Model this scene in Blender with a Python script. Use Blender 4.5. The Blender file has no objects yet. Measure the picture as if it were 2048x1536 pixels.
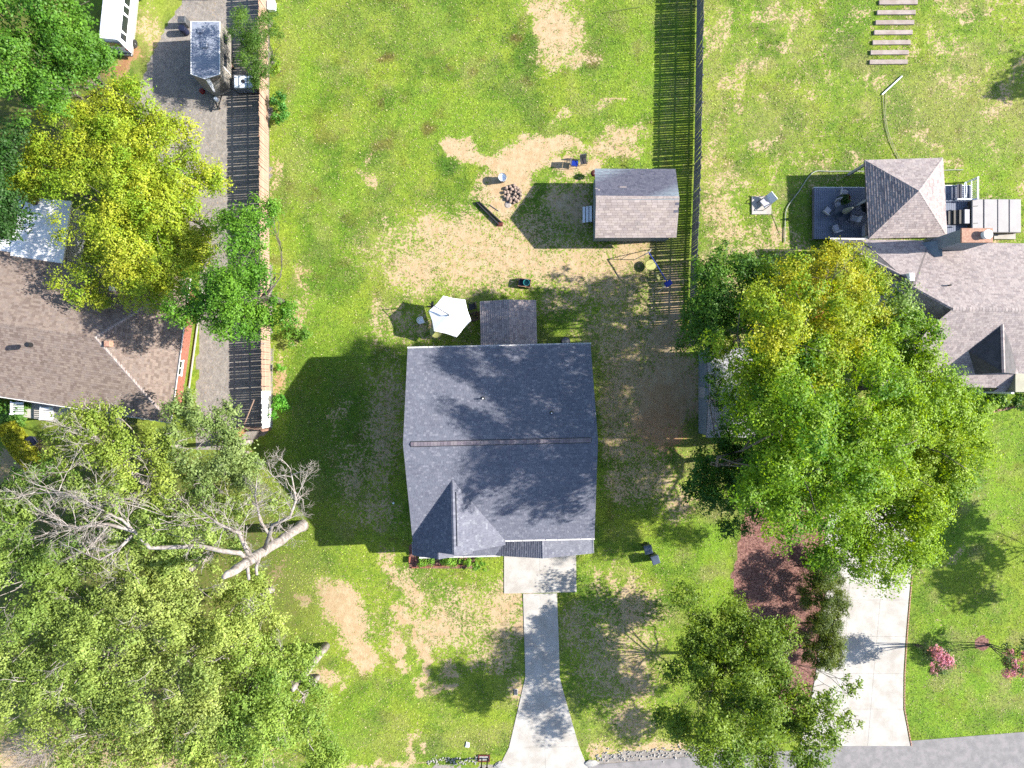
import bpy, math, random
import numpy as np
from mathutils import Vector, Matrix

rng = np.random.default_rng(7)
random.seed(7)
scene = bpy.context.scene
COL = scene.collection

# ------------------------------------------------------------------ camera, world, sun, exposure
CAM_H, FPX = 60.0, 1398.0            # height above the yard, focal length in photograph pixels (2048 wide)
cam_d = bpy.data.cameras.new("camera")
cam_d.sensor_fit = 'HORIZONTAL'
cam_d.sensor_width = 36.0
cam_d.lens = 36.0 * FPX / 2048.0
cam_d.clip_end = 1500.0
cam = bpy.data.objects.new("camera", cam_d)
cam.location = (0, 0, CAM_H)
COL.objects.link(cam)
scene.camera = cam

SUN_EL, SUN_AZ = math.radians(32.5), math.radians(3.5)
TAN_EL = math.tan(SUN_EL)
to_sun = Vector((math.cos(SUN_EL) * math.cos(SUN_AZ), math.cos(SUN_EL) * math.sin(SUN_AZ), math.sin(SUN_EL)))
world = bpy.data.worlds.new("World")
scene.world = world
world.use_nodes = True
wn = world.node_tree.nodes
sky = wn.new("ShaderNodeTexSky")
sky.sky_type = 'NISHITA'
sky.sun_disc = False
sky.sun_elevation = SUN_EL
sky.sun_rotation = math.radians(90) - SUN_AZ
sky.air_density = 1.0
sky.dust_density = 0.8
sky.ozone_density = 1.8
wn["Background"].inputs[1].default_value = 0.10
world.node_tree.links.new(sky.outputs[0], wn["Background"].inputs[0])
sun_d = bpy.data.lights.new("sun", 'SUN')
sun_d.energy = 4.6
sun_d.angle = math.radians(0.53)
sun_d.color = (1.0, 0.955, 0.87)
sun = bpy.data.objects.new("sun", sun_d)
sun.rotation_euler = (-to_sun).to_track_quat('-Z', 'Y').to_euler()
sun.location = to_sun * 80
COL.objects.link(sun)
vs = scene.view_settings
vs.view_transform = 'Standard'
vs.look = 'None'
vs.gamma = 1.0
vs.use_curve_mapping = False
vs.exposure = 1.85
scene.cycles.max_bounces = 6
scene.cycles.diffuse_bounces = 3
scene.cycles.glossy_bounces = 2
scene.cycles.transmission_bounces = 4
scene.cycles.transparent_max_bounces = 4
scene.cycles.use_denoising = False

# ------------------------------------------------------------------ helpers
def W(px, py, h=0.0):
    k = (CAM_H - h) / FPX
    return Vector(((px - 1024.0) * k, (768.0 - py) * k, h))

def plane3(a, b, c):
    n = (b - a).cross(c - a).normalized()
    return (n if n.z > 0 else -n, a.copy())

def onp(px, py, pl):
    n, p = pl
    o = Vector((0, 0, CAM_H))
    d = W(px, py, 0) - o
    return o + d * ((p - o).dot(n) / d.dot(n))

def lin(r, g, b, k=1.0):
    def f(c):
        c = c / 255.0
        return (c / 12.92 if c <= 0.04045 else ((c + 0.055) / 1.055) ** 2.4) * k
    return (f(r), f(g), f(b))

def A(r, g, b):          # real-world albedo of something that shows this colour in full sun
    return lin(r, g, b, 0.36)

MATS = {}
def new_mat(name):
    m = bpy.data.materials.new(name)
    m.use_nodes = True
    nt = m.node_tree
    for n in list(nt.nodes):
        nt.nodes.remove(n)
    out = nt.nodes.new("ShaderNodeOutputMaterial")
    bs = nt.nodes.new("ShaderNodeBsdfPrincipled")
    nt.links.new(bs.outputs[0], out.inputs[0])
    MATS[name] = m
    return m, nt, bs, out

def mixc(nt, fac, a, b, mode='MIX'):
    n = nt.nodes.new("ShaderNodeMix")
    n.data_type = 'RGBA'
    n.blend_type = mode
    for sock, v in ((n.inputs[0], fac), (n.inputs[6], a), (n.inputs[7], b)):
        if isinstance(v, (int, float)):
            sock.default_value = v
        elif isinstance(v, tuple):
            sock.default_value = (v[0], v[1], v[2], 1)
        else:
            nt.links.new(v, sock)
    return n.outputs[2]

def math_n(nt, op, a, b=None, c=None, clamp=False):
    n = nt.nodes.new("ShaderNodeMath")
    n.operation = op
    n.use_clamp = clamp
    for i, v in enumerate((a, b, c)):
        if v is None:
            continue
        if isinstance(v, (int, float)):
            n.inputs[i].default_value = v
        else:
            nt.links.new(v, n.inputs[i])
    return n.outputs[0]

def smooth(nt, v, lo, hi):
    n = nt.nodes.new("ShaderNodeMapRange")
    n.interpolation_type = 'SMOOTHSTEP'
    for i, q in ((0, v), (1, lo), (2, hi)):
        if isinstance(q, (int, float)):
            n.inputs[i].default_value = q
        else:
            nt.links.new(q, n.inputs[i])
    return n.outputs[0]

def noise(nt, vec, scale, detail=3.0, rough=0.55):
    n = nt.nodes.new("ShaderNodeTexNoise")
    n.inputs["Scale"].default_value = scale
    n.inputs["Detail"].default_value = detail
    n.inputs["Roughness"].default_value = rough
    if vec is not None:
        nt.links.new(vec, n.inputs["Vector"])
    return n.outputs[0]

def coords(nt, kind="Object"):
    return nt.nodes.new("ShaderNodeTexCoord").outputs[kind]

def bump(nt, bs, height, strength=0.3, dist=0.02):
    b = nt.nodes.new("ShaderNodeBump")
    b.inputs["Strength"].default_value = strength
    b.inputs["Distance"].default_value = dist
    nt.links.new(height, b.inputs["Height"])
    nt.links.new(b.outputs[0], bs.inputs["Normal"])

def simple(name, c, c2=None, scale=3.0, rough=0.7, bmp=0.0, metal=0.0, spec=0.4):
    m, nt, bs, _ = new_mat(name)
    co = coords(nt)
    if c2 is None:
        c2 = tuple(v * 0.78 for v in c)
    n1 = noise(nt, co, scale, 5.0, 0.62)
    f = smooth(nt, n1, 0.32, 0.68)
    nt.links.new(mixc(nt, f, c, c2), bs.inputs["Base Color"])
    bs.inputs["Roughness"].default_value = rough
    bs.inputs["Metallic"].default_value = metal
    bs.inputs["Specular IOR Level"].default_value = spec
    if bmp:
        bump(nt, bs, noise(nt, co, scale * 12, 3), bmp, 0.01)
    return m

def shingle_mat(name, cols, rough=0.92):
    """every tab (mesh island or object) takes its own tone; granules and weather streaks on top"""
    m, nt, bs, _ = new_mat(name)
    geo = nt.nodes.new("ShaderNodeNewGeometry")
    oi = nt.nodes.new("ShaderNodeObjectInfo")
    r = math_n(nt, 'FRACT', math_n(nt, 'ADD', geo.outputs["Random Per Island"], oi.outputs["Random"]))
    ramp = nt.nodes.new("ShaderNodeValToRGB")
    nt.links.new(r, ramp.inputs[0])
    cr = ramp.color_ramp
    cr.interpolation = 'LINEAR'
    while len(cr.elements) < len(cols):
        cr.elements.new(0.5)
    for i, c in enumerate(cols):
        cr.elements[i].position = i / (len(cols) - 1)
        cr.elements[i].color = (c[0], c[1], c[2], 1)
    co = nt.nodes.new("ShaderNodeNewGeometry").outputs["Position"]
    f = smooth(nt, noise(nt, co, 0.5, 4), 0.35, 0.7)
    c1 = mixc(nt, math_n(nt, 'MULTIPLY', f, 0.3), ramp.outputs[0], (0.75, 0.75, 0.75), 'MULTIPLY')
    g = smooth(nt, noise(nt, co, 40.0, 2), 0.2, 0.8)
    c2 = mixc(nt, 0.45, c1, mixc(nt, g, (0.55, 0.55, 0.55), (1.35, 1.35, 1.35)), 'MULTIPLY')
    nt.links.new(c2, bs.inputs["Base Color"])
    bs.inputs["Roughness"].default_value = rough
    bs.inputs["Specular IOR Level"].default_value = 0.25
    bump(nt, bs, noise(nt, co, 70.0, 2), 0.4, 0.006)
    return m

def leaf_mat(name, trans=0.32, rough=0.55):
    m, nt, bs, out = new_mat(name)
    at = nt.nodes.new("ShaderNodeAttribute")
    at.attribute_name = "tint"
    nt.links.new(at.outputs["Color"], bs.inputs["Base Color"])
    bs.inputs["Roughness"].default_value = rough
    bs.inputs["Specular IOR Level"].default_value = 0.3
    tr = nt.nodes.new("ShaderNodeBsdfTranslucent")
    nt.links.new(mixc(nt, 1.0, at.outputs["Color"], (1.5, 1.35, 0.6), 'MULTIPLY'), tr.inputs[0])
    mx = nt.nodes.new("ShaderNodeMixShader")
    mx.inputs[0].default_value = trans
    nt.links.new(bs.outputs[0], mx.inputs[1])
    nt.links.new(tr.outputs[0], mx.inputs[2])
    nt.links.new(mx.outputs[0], out.inputs[0])
    return m

# materials
leaf_mat("leaf", 0.42)
leaf_mat("blade", 0.25, 0.7)
simple("bark", A(150, 140, 130), A(95, 85, 75), 4, 0.95, 0.6)
simple("deadwood", A(225, 215, 208), A(165, 150, 140), 3, 0.9, 0.4)
simple("concrete", A(246, 240, 232), A(218, 209, 198), 0.7, 0.9, 0.25)
simple("road_asphalt", A(186, 180, 180), A(160, 156, 156), 1.6, 0.95, 0.3)
simple("white", lin(250, 250, 252, .74), lin(236, 237, 240, .74), 2, 0.5)
simple("white_gutter", lin(246, 244, 242, .74), lin(226, 222, 220, .74), 2, 0.45)
simple("offwhite_wall", A(222, 222, 222), A(205, 206, 208), 1.2, 0.75)
simple("grey_wall", A(176, 190, 200), A(158, 172, 184), 1.5, 0.75)
simple("cream_wall", A(225, 222, 196), A(205, 200, 176), 1.5, 0.8)
simple("roof_board", A(120, 115, 118), A(95, 92, 95), 2, 0.9)
simple("glass_dark", (0.010, 0.013, 0.017), (0.014, 0.018, 0.022), 2, 0.06, 0, 0, 0.8)
simple("black", (0.012, 0.012, 0.014), (0.02, 0.02, 0.022), 3, 0.5)
simple("dark_metal", (0.022, 0.023, 0.026), (0.035, 0.035, 0.038), 6, 0.4, 0, 0.5)
simple("grey_metal", A(150, 152, 156), A(120, 122, 126), 5, 0.4, 0, 0.5)
simple("tan_board", A(232, 196, 170), A(200, 160, 138), 1.1, 0.9, 0.3)
simple("tan_frame", A(205, 160, 135), A(170, 125, 105), 1.4, 0.9, 0.3)
simple("white_board", lin(250, 246, 244, .74), lin(225, 222, 220, .74), 1.0, 0.8)
simple("orange_board", A(232, 178, 112), A(206, 146, 88), 1.5, 0.85, 0.2)
simple("grey_board", A(158, 156, 162), A(124, 124, 132), 1.1, 0.9, 0.3)
simple("brick_red", A(214, 140, 116), A(188, 112, 90), 6, 0.9, 0.3)
simple("brick_pink", A(232, 186, 160), A(206, 150, 126), 6, 0.9, 0.3)
simple("rust_brick", A(150, 70, 60), A(110, 48, 42), 9, 0.9, 0.3)
simple("mortar", A(180, 165, 155), A(160, 145, 135), 6, 0.95)
simple("deck_board", A(158, 166, 188), A(134, 142, 164), 1.2, 0.75, 0.2)
simple("step_board", A(206, 204, 214), A(180, 178, 190), 2.0, 0.7)
simple("plank_path", A(222, 206, 196), A(196, 176, 166), 1.5, 0.9, 0.3)
simple("cushion", A(244, 240, 248), A(226, 222, 232), 4, 0.9)
simple("dark_frame", (0.018, 0.016, 0.017), (0.03, 0.027, 0.027), 4, 0.5)
simple("table_glass", A(70, 82, 96), A(55, 66, 80), 3, 0.25)
simple("spa_cover", A(206, 200, 200), A(192, 186, 188), 1.5, 0.6, 0.1)
simple("spa_side", A(120, 112, 104), A(100, 92, 86), 2, 0.7)
simple("canvas_white", lin(253, 253, 255, .74), lin(244, 245, 248, .74), 1.5, 0.8)
simple("pattern_canvas", A(232, 234, 216), A(60, 72, 74), 16, 0.85)
simple("plastic_white", lin(246, 247, 250, .74), lin(232, 234, 240, .74), 4, 0.4)
simple("plastic_yellow", A(236, 236, 150), A(222, 220, 130), 4, 0.4)
simple("plastic_blue", A(30, 70, 200), A(24, 56, 170), 4, 0.35)
simple("plastic_teal", A(60, 170, 170), A(45, 140, 150), 4, 0.4)
simple("navy", A(30, 40, 80), A(22, 30, 62), 5, 0.6)
simple("red_plastic", A(190, 40, 40), A(150, 28, 30), 6, 0.5)
simple("wood_brown", A(140, 105, 85), A(105, 78, 62), 3, 0.85, 0.2)
simple("wood_pale", A(226, 200, 150), A(200, 170, 120), 3, 0.85)
simple("stone", A(226, 198, 178), A(150, 128, 116), 5, 0.9, 0.5)
simple("ash", A(235, 225, 215), A(180, 165, 155), 6, 0.95)
simple("soot", (0.02, 0.018, 0.017), (0.05, 0.04, 0.035), 6, 0.95)
simple("pebble", A(235, 232, 228), A(190, 184, 178), 8, 0.9)
simple("bin_body", (0.020, 0.026, 0.030), (0.03, 0.036, 0.04), 3, 0.4)
simple("bin_lid", A(112, 126, 150), A(96, 110, 132), 3, 0.35)
simple("camper_roof", A(206, 212, 226), A(170, 178, 200), 1.4, 0.5)
simple("camper_side", A(198, 190, 178), A(172, 164, 152), 2.2, 0.55)
simple("camper_front", A(150, 142, 130), A(128, 120, 110), 2.2, 0.5)
simple("van_paint", lin(246, 246, 250, .74), lin(226, 228, 236, .74), 1.0, 0.3, 0, 0, 0.5)
simple("van_lower", A(205, 200, 196), A(180, 175, 172), 3, 0.45)
simple("tote_plastic", lin(226, 234, 244, .74), lin(196, 206, 220, .74), 2, 0.4)
simple("hose_green", A(150, 170, 70), A(120, 140, 60), 6, 0.5)
simple("hose_pale", A(238, 228, 190), A(214, 204, 168), 6, 0.5)
simple("edging_pale", A(220, 224, 206), A(190, 196, 176), 3, 0.8)
simple("flat_roof_white", lin(252, 250, 248, .74), lin(228, 224, 222, .74), 0.8, 0.6)
simple("tyre", (0.012, 0.012, 0.012), (0.02, 0.02, 0.02), 6, 0.9)
simple("teal_tarp", A(90, 190, 190), A(70, 150, 155), 2, 0.6)
shingle_mat("shingle_charcoal", [lin(132, 134, 150, .38), lin(144, 146, 161, .38), lin(150, 152, 167, .38), lin(140, 142, 157, .38), lin(168, 169, 181, .40)])
shingle_mat("shingle_ridge", [lin(140, 128, 140, .40), lin(160, 148, 158, .40), lin(176, 164, 170, .40), lin(150, 138, 150, .40)])
shingle_mat("shingle_brown", [lin(140, 122, 112, .46), lin(160, 141, 130, .46), lin(176, 157, 144, .46), lin(160, 144, 136, .46)])
shingle_mat("shingle_taupe", [lin(160, 147, 147, .5), lin(182, 168, 166, .5), lin(198, 184, 180, .5), lin(172, 160, 161, .5)])
shingle_mat("shingle_pale", [lin(190, 176, 172, .38), lin(206, 190, 184, .38), lin(222, 206, 198, .38), lin(198, 184, 182, .38), lin(228, 212, 206, .38)])
shingle_mat("shingle_slate", [lin(108, 109, 130, .33), lin(126, 127, 147, .33), lin(142, 141, 158, .33), lin(120, 121, 141, .33)])
shingle_mat("shingle_light", [lin(206, 204, 208, .36), lin(222, 220, 224, .36), lin(190, 188, 194, .36)])

ORIGIN = {}
def root_origin(o):
    while o.parent is not None:
        o = o.parent
    return ORIGIN.get(o.name, Vector((0, 0, 0)))

class MB:
    def __init__(self):
        self.v, self.f = [], []
    def add(self, vs_, fs_):
        k = len(self.v)
        self.v.extend([tuple(p) for p in vs_])
        self.f.extend([tuple(i + k for i in f) for f in fs_])
        return self
    def box(self, x0, x1, y0, y1, z0, z1, M=None, taper=0.0):
        t = taper
        p = [Vector(q) for q in ((x0, y0, z0), (x1, y0, z0), (x1, y1, z0), (x0, y1, z0),
                                 (x0 + t, y0 + t, z1), (x1 - t, y0 + t, z1), (x1 - t, y1 - t, z1), (x0 + t, y1 - t, z1))]
        if M is not None:
            p = [M @ q for q in p]
        return self.add(p, [(3, 2, 1, 0), (4, 5, 6, 7), (0, 1, 5, 4), (1, 2, 6, 5), (2, 3, 7, 6), (3, 0, 4, 7)])
    def bbox(self, x0, x1, y0, y1, z0, z1, b=0.02, M=None):
        """box with its top edges and corners chamfered"""
        self_pts = []
        for z, i in ((z0, 0.0), (z1 - b, 0.0), (z1, b)):
            for x, y in ((x0, y0), (x1, y0), (x1, y1), (x0, y1)):
                sx = 1 if x == x0 else -1
                sy = 1 if y == y0 else -1
                self_pts.append(Vector((x + sx * i, y + sy * i, z)))
        if M is not None:
            self_pts = [M @ q for q in self_pts]
        f = [(3, 2, 1, 0), (8, 9, 10, 11)]
        for k in (0, 4):
            for i in range(4):
                j = (i + 1) % 4
                f.append((k + i, k + j, k + j + 4, k + i + 4))
        return self.add(self_pts, f)
    def prism(self, pts, z0, z1):
        n = len(pts)
        a = [Vector((p[0], p[1], z0)) for p in pts] + [Vector((p[0], p[1], z1)) for p in pts]
        f = [tuple(range(n - 1, -1, -1)), tuple(range(n, 2 * n))]
        f += [(i, (i + 1) % n, n + (i + 1) % n, n + i) for i in range(n)]
        return self.add(a, f)
    def slab(self, pts, drop):
        """a sloped polygon thickened downwards"""
        n = len(pts)
        a = [Vector(p) - Vector((0, 0, drop)) for p in pts] + [Vector(p) for p in pts]
        f = [tuple(range(n - 1, -1, -1)), tuple(range(n, 2 * n))]
        f += [(i, (i + 1) % n, n + (i + 1) % n, n + i) for i in range(n)]
        return self.add(a, f)
    def tube(self, pts, rad, n=6, caps=True):
        pts = [Vector(p) for p in pts]
        if not isinstance(rad, (list, tuple)):
            rad = [rad] * len(pts)
        rings = []
        for i, p in enumerate(pts):
            d = (pts[min(i + 1, len(pts) - 1)] - pts[max(i - 1, 0)])
            if d.length < 1e-6:
                d = Vector((0, 0, 1))
            d.normalize()
            u = d.cross(Vector((0, 0, 1)) if abs(d.z) < 0.9 else Vector((1, 0, 0))).normalized()
            w = d.cross(u)
            rings.append([p + (u * math.cos(2 * math.pi * k / n) + w * math.sin(2 * math.pi * k / n)) * rad[i] for k in range(n)])
        vsx = [q for r in rings for q in r]
        f = []
        for i in range(len(pts) - 1):
            for k in range(n):
                f.append((i * n + k, i * n + (k + 1) % n, (i + 1) * n + (k + 1) % n, (i + 1) * n + k))
        if caps:
            f.append(tuple(range(n - 1, -1, -1)))
            f.append(tuple((len(pts) - 1) * n + k for k in range(n)))
        return self.add(vsx, f)
    def lathe(self, prof, n=16, c=(0, 0), M=None):
        """prof: (radius, z) from bottom to top"""
        pts, f = [], []
        for r, z in prof:
            for k in range(n):
                a = 2 * math.pi * k / n
                q = Vector((c[0] + r * math.cos(a), c[1] + r * math.sin(a), z))
                pts.append(M @ q if M is not None else q)
        for i in range(len(prof) - 1):
            for k in range(n):
                f.append((i * n + k, i * n + (k + 1) % n, (i + 1) * n + (k + 1) % n, (i + 1) * n + k))
        f.append(tuple(range(n - 1, -1, -1)))
        f.append(tuple((len(prof) - 1) * n + k for k in range(n)))
        return self.add(pts, f)
    def build(self, name, mat, parent=None, local=False, kind=None, smooth_=False):
        me = bpy.data.meshes.new(name)
        off = Vector((0, 0, 0)) if (parent is None or local) else root_origin(parent)
        me.from_pydata([(p[0] - off[0], p[1] - off[1], p[2] - off[2]) for p in self.v], [], self.f)
        me.materials.append(MATS[mat])
        if smooth_:
            me.polygons.foreach_set("use_smooth", [True] * len(me.polygons))
        me.update()
        o = bpy.data.objects.new(name, me)
        COL.objects.link(o)
        if parent is not None:
            o.parent = parent
        if kind:
            o["kind"] = kind
        return o

def tag(o, label=None, cat=None, group=None, kind=None):
    if label: o["label"] = label
    if cat: o["category"] = cat
    if group: o["group"] = group
    if kind: o["kind"] = kind
    return o

def thing(name, label, cat, loc=(0, 0, 0), rz=0.0, group=None):
    o = bpy.data.objects.new(name, None)
    o.empty_display_size = 0.2
    COL.objects.link(o)
    o.location = loc
    o.rotation_euler = (0, 0, rz)
    ORIGIN[o.name] = Vector(loc)
    return tag(o, label, cat, group)

def copy_tree(o, parent=None):
    c = o.copy()
    COL.objects.link(c)
    c.parent = parent
    for ch in list(o.children):
        copy_tree(ch, c)
    return c

def raw_mesh(name, verts, faces_flat, nper, mat, parent=None, tint=None, off=None):
    """numpy arrays -> one mesh with nper-sided faces"""
    nv, nf = len(verts), len(faces_flat) // nper
    if off is not None:
        verts = verts - np.array(off, dtype=verts.dtype)
    me = bpy.data.meshes.new(name)
    me.vertices.add(nv)
    me.vertices.foreach_set("co", verts.astype(np.float32).ravel())
    me.loops.add(nf * nper)
    me.loops.foreach_set("vertex_index", faces_flat.astype(np.int32))
    me.polygons.add(nf)
    me.polygons.foreach_set("loop_start", np.arange(0, nf * nper, nper, dtype=np.int32))
    if tint is not None:
        ca = me.attributes.new("tint", 'FLOAT_COLOR', 'POINT')
        rgba = np.ones((nv, 4), dtype=np.float32)
        rgba[:, :3] = tint
        ca.data.foreach_set("color", rgba.ravel())
    me.materials.append(MATS[mat])
    me.update(calc_edges=True)
    o = bpy.data.objects.new(name, me)
    COL.objects.link(o)
    if parent is not None:
        o.parent = parent
    return o

# --- smooth value noise on numpy arrays
_tab = rng.random((256, 256)).astype(np.float32)
def vnoise(x, y, s, seed=0):
    x = x * s + 31.7 * seed + 400.0
    y = y * s + 17.3 * seed + 400.0
    xi, yi = np.floor(x).astype(int), np.floor(y).astype(int)
    fx, fy = x - xi, y - yi
    fx, fy = fx * fx * (3 - 2 * fx), fy * fy * (3 - 2 * fy)
    a, b = _tab[xi & 255, yi & 255], _tab[(xi + 1) & 255, yi & 255]
    c, d = _tab[xi & 255, (yi + 1) & 255], _tab[(xi + 1) & 255, (yi + 1) & 255]
    return (a * (1 - fx) + b * fx) * (1 - fy) + (c * (1 - fx) + d * fx) * fy
def fbm(x, y, s, seed=0, o=4):
    v, a, t = 0.0, 0.5, 0.0
    for k in range(o):
        v = v + a * vnoise(x, y, s * 2 ** k, seed + 5 * k)
        t += a
        a *= 0.55
    return v / t

# ------------------------------------------------------------------ ground cover masks (photograph pixels on the ground plane)
PPM = FPX / CAM_H
def soft(px, py, cx, cy, rx, ry, ang=0.0, edge=0.35):
    c, s = math.cos(math.radians(ang)), math.sin(math.radians(ang))
    dx, dy = px - cx, py - cy
    u, v = (dx * c + dy * s) / rx, (-dx * s + dy * c) / ry
    d = np.sqrt(u * u + v * v)
    t = np.clip((1 + edge - d) / (2 * edge), 0, 1)
    return t * t * (3 - 2 * t)
def inpoly(px, py, poly):
    r = np.zeros(px.shape, bool)
    n = len(poly)
    for i in range(n):
        x0, y0 = poly[i]
        x1, y1 = poly[(i + 1) % n]
        if y0 == y1:
            continue
        cond = ((y0 > py) != (y1 > py)) & (px < (x1 - x0) * (py - y0) / (y1 - y0) + x0)
        r ^= cond
    return r

BARE = [  # cx, cy, rx, ry, angle, bare fraction
    (930, 1230, 130, 100, 0, .56), (1240, 1300, 110, 180, 0, .6), (765, 870, 55, 200, 5, .62), (700, 960, 60, 110, 10, .5), (760, 1030, 60, 50, 0, .6), (960, 500, 250, 90, 0, .72), (1260, 740, 80, 200, 0, .66), (1220, 580, 110, 60, 0, .62), (860, 660, 120, 60, 0, .5), (740, 1260, 120, 120, 0, .42), (860, 420, 60, 40, 0, .5),
    (1108, 50, 46, 62, -8, .86), (1130, 110, 60, 25, 0, .7), (1070, 10, 30, 40, 0, .8), (1100, -40, 60, 60, 0, .8),
    (925, 297, 36, 17, 15, .93), (985, 325, 60, 24, 18, .97), (1050, 315, 62, 45, 0, .97), (1112, 292, 42, 24, -10, .9),
    (1150, 335, 60, 20, 0, .92), (1215, 300, 70, 20, 0, .8), (1220, 210, 40, 6, -4, .75), (1115, 230, 30, 8, -40, .7), (1245, 270, 55, 15, -5, .8),
    (1010, 375, 55, 40, 0, .96), (1000, 420, 32, 26, 20, .95), (960, 400, 25, 16, 0, .8), (1140, 420, 60, 55, 0, .78),
    (870, 450, 70, 40, -10, .76), (930, 470, 70, 45, 0, .76), (1000, 480, 60, 40, 0, .6), (1050, 520, 240, 40, 0, .79),
    (830, 540, 75, 55, 0, .76), (930, 550, 130, 45, 0, .74), (1150, 540, 140, 40, 0, .77), (1255, 520, 60, 35, 0, .78),
    (740, 350, 22, 14, 30, .7), (745, 300, 10, 30, 20, .55), (790, 640, 50, 50, 0, .58), (745, 640, 18, 60, -10, .6),
    (850, 660, 80, 30, 0, .62), (1130, 600, 70, 40, 0, .6), (1230, 660, 100, 90, 0, .55), (1320, 700, 50, 160, 0, .8), (1345, 620, 35, 110, 0, .8),
    (1240, 800, 50, 90, 0, .66), (1330, 800, 70, 90, 0, .95), (1250, 880, 60, 50, 0, .7), (1300, 950, 100, 70, 0, .62), (1370, 1000, 40, 40, 0, .7),
    (1240, 970, 40, 50, 0, .66), (770, 800, 26, 90, 8, .66), (700, 960, 24, 70, 10, .6), (740, 1030, 50, 50, 0, .52), (680, 830, 14, 60, 10, .5),
    (690, 1225, 40, 80, -20, .95), (720, 1310, 30, 45, -25, .95), (655, 1190, 16, 30, 0, .9), (610, 1195, 16, 7, 20, .93), (618, 1211, 14, 7, 0, .93),
    (640, 1360, 45, 20, 0, .75), (830, 1290, 9, 90, -24, .95), (800, 1240, 10, 30, -30, .9), (838, 1370, 8, 26, -10, .9), (795, 1300, 9, 45, -8, .85),
    (785, 1150, 18, 40, -15, .72), (820, 1190, 26, 60, -14, .79), (870, 1260, 60, 60, -40, .77), (930, 1190, 40, 40, 0, .6), (1000, 1230, 45, 80, 0, .79),
    (1040, 1240, 6, 60, 0, .95), (985, 1310, 55, 40, 0, .66), (880, 1380, 40, 10, 0, .8), (900, 1340, 25, 30, -30, .66), (1030, 1380, 20, 50, 0, .8), (780, 1120, 24, 18, 0, .7),
    (828, 1490, 8, 60, 4, .75), (850, 1490, 8, 14, 0, .8), (770, 1530, 90, 8, 0, .8),
    (1150, 1250, 45, 60, 0, .6), (1260, 1230, 60, 70, 0, .7), (1270, 1340, 60, 70, -10, .74), (1180, 1330, 50, 60, 0, .55), (1260, 1440, 50, 60, 0, .68), (1190, 1150, 10, 40, -14, .66), (1222, 1150, 9, 50, -14, .7),
    (1260, 1185, 30, 24, 0, .78), (1320, 1500, 110, 14, -4, .8), (1200, 1500, 30, 20, 0, .75),
    (590, 640, 26, 50, 0, .62), (600, 560, 18, 60, 0, .55), (560, 760, 16, 60, 0, .7), (548, 350, 16, 80, 0, .5), (560, 330, 14, 40, 0, .6),
    (1440, 420, 38, 110, 8, .62), (1460, 470, 50, 40, 0, .66), (1520, 200, 60, 50, 0, .32), (1600, 230, 120, 60, 0, .28), (1900, 180, 120, 70, 0, .34), (1950, 250, 80, 50, 0, .3),
    (1440, 250, 24, 160, 3, .38), (1600, 60, 30, 60, 8, .3), (1970, 30, 80, 40, 0, .25), (1555, 460, 14, 40, 0, .8), (1740, 180, 60, 40, 0, .25),
    (1900, 1110, 36, 16, -20, .55), (1870, 1240, 10, 40, 0, .4), (60, 920, 60, 40, 0, .85), (30, 940, 60, 40, 0, .8), (280, 1500, 260, 80, 0, .8), (300, 1380, 60, 60, 0, .8),
    (560, 1160, 16, 60, 10, .6), (480, 1300, 60, 60, 0, .6), (500, 1290, 30, 18, 0, .9), (40, 1500, 60, 40, 0, .9), (300, 60, 30, 80, 0, .6), (330, 110, 40, 60, 0, .6), (230, 140, 50, 25, -30, .9),
]
CLAY = [(1400, 880, 90, 30, 0, .9), (1330, 850, 50, 60, 0, .5), (230, 140, 60, 25, -30, .9), (500, 870, 60, 25, 0, .7), (590, 1065, 30, 14, 0, .8), (500, 1300, 40, 30, 0, .6), (1440, 1010, 40, 30, 0, .5), (620, 560, 20, 50, 0, .3), (560, 770, 14, 40, 0, .5)]
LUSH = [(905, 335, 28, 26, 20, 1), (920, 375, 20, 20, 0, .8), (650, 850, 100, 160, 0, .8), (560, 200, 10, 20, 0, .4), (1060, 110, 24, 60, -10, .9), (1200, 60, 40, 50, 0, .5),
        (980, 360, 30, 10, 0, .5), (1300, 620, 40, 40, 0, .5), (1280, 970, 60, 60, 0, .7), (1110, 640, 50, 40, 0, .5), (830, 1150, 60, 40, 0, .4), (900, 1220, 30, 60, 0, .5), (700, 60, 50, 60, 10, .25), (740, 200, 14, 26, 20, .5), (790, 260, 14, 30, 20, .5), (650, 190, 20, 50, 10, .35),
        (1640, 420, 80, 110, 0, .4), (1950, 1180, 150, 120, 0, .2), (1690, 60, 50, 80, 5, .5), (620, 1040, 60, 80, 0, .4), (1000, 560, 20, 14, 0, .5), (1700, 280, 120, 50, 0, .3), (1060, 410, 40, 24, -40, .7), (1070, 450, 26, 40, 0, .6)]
DRY = [(1300, 520, 60, 80, 0, .9), (1330, 300, 14, 330, 3, .3), (760, 430, 30, 160, 5, .25), (1430, 300, 20, 300, 3, .5), (1560, 230, 90, 60, 0, .5), (1900, 220, 140, 90, 0, .55), (1520, 120, 60, 20, 0, .3), (570, 130, 20, 120, 0, .4),
       (880, 90, 30, 14, 0, .3), (1000, 1480, 300, 20, 0, .5), (1600, 80, 16, 80, 8, .3), (600, 330, 30, 60, 0, .4), (620, 1180, 50, 80, 0, .3), (1240, 740, 40, 140, 0, .6), (760, 60, 200, 60, 0, .2), (300, 80, 50, 80, 0, .7), (980, 130, 30, 30, 0, .3)]
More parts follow.
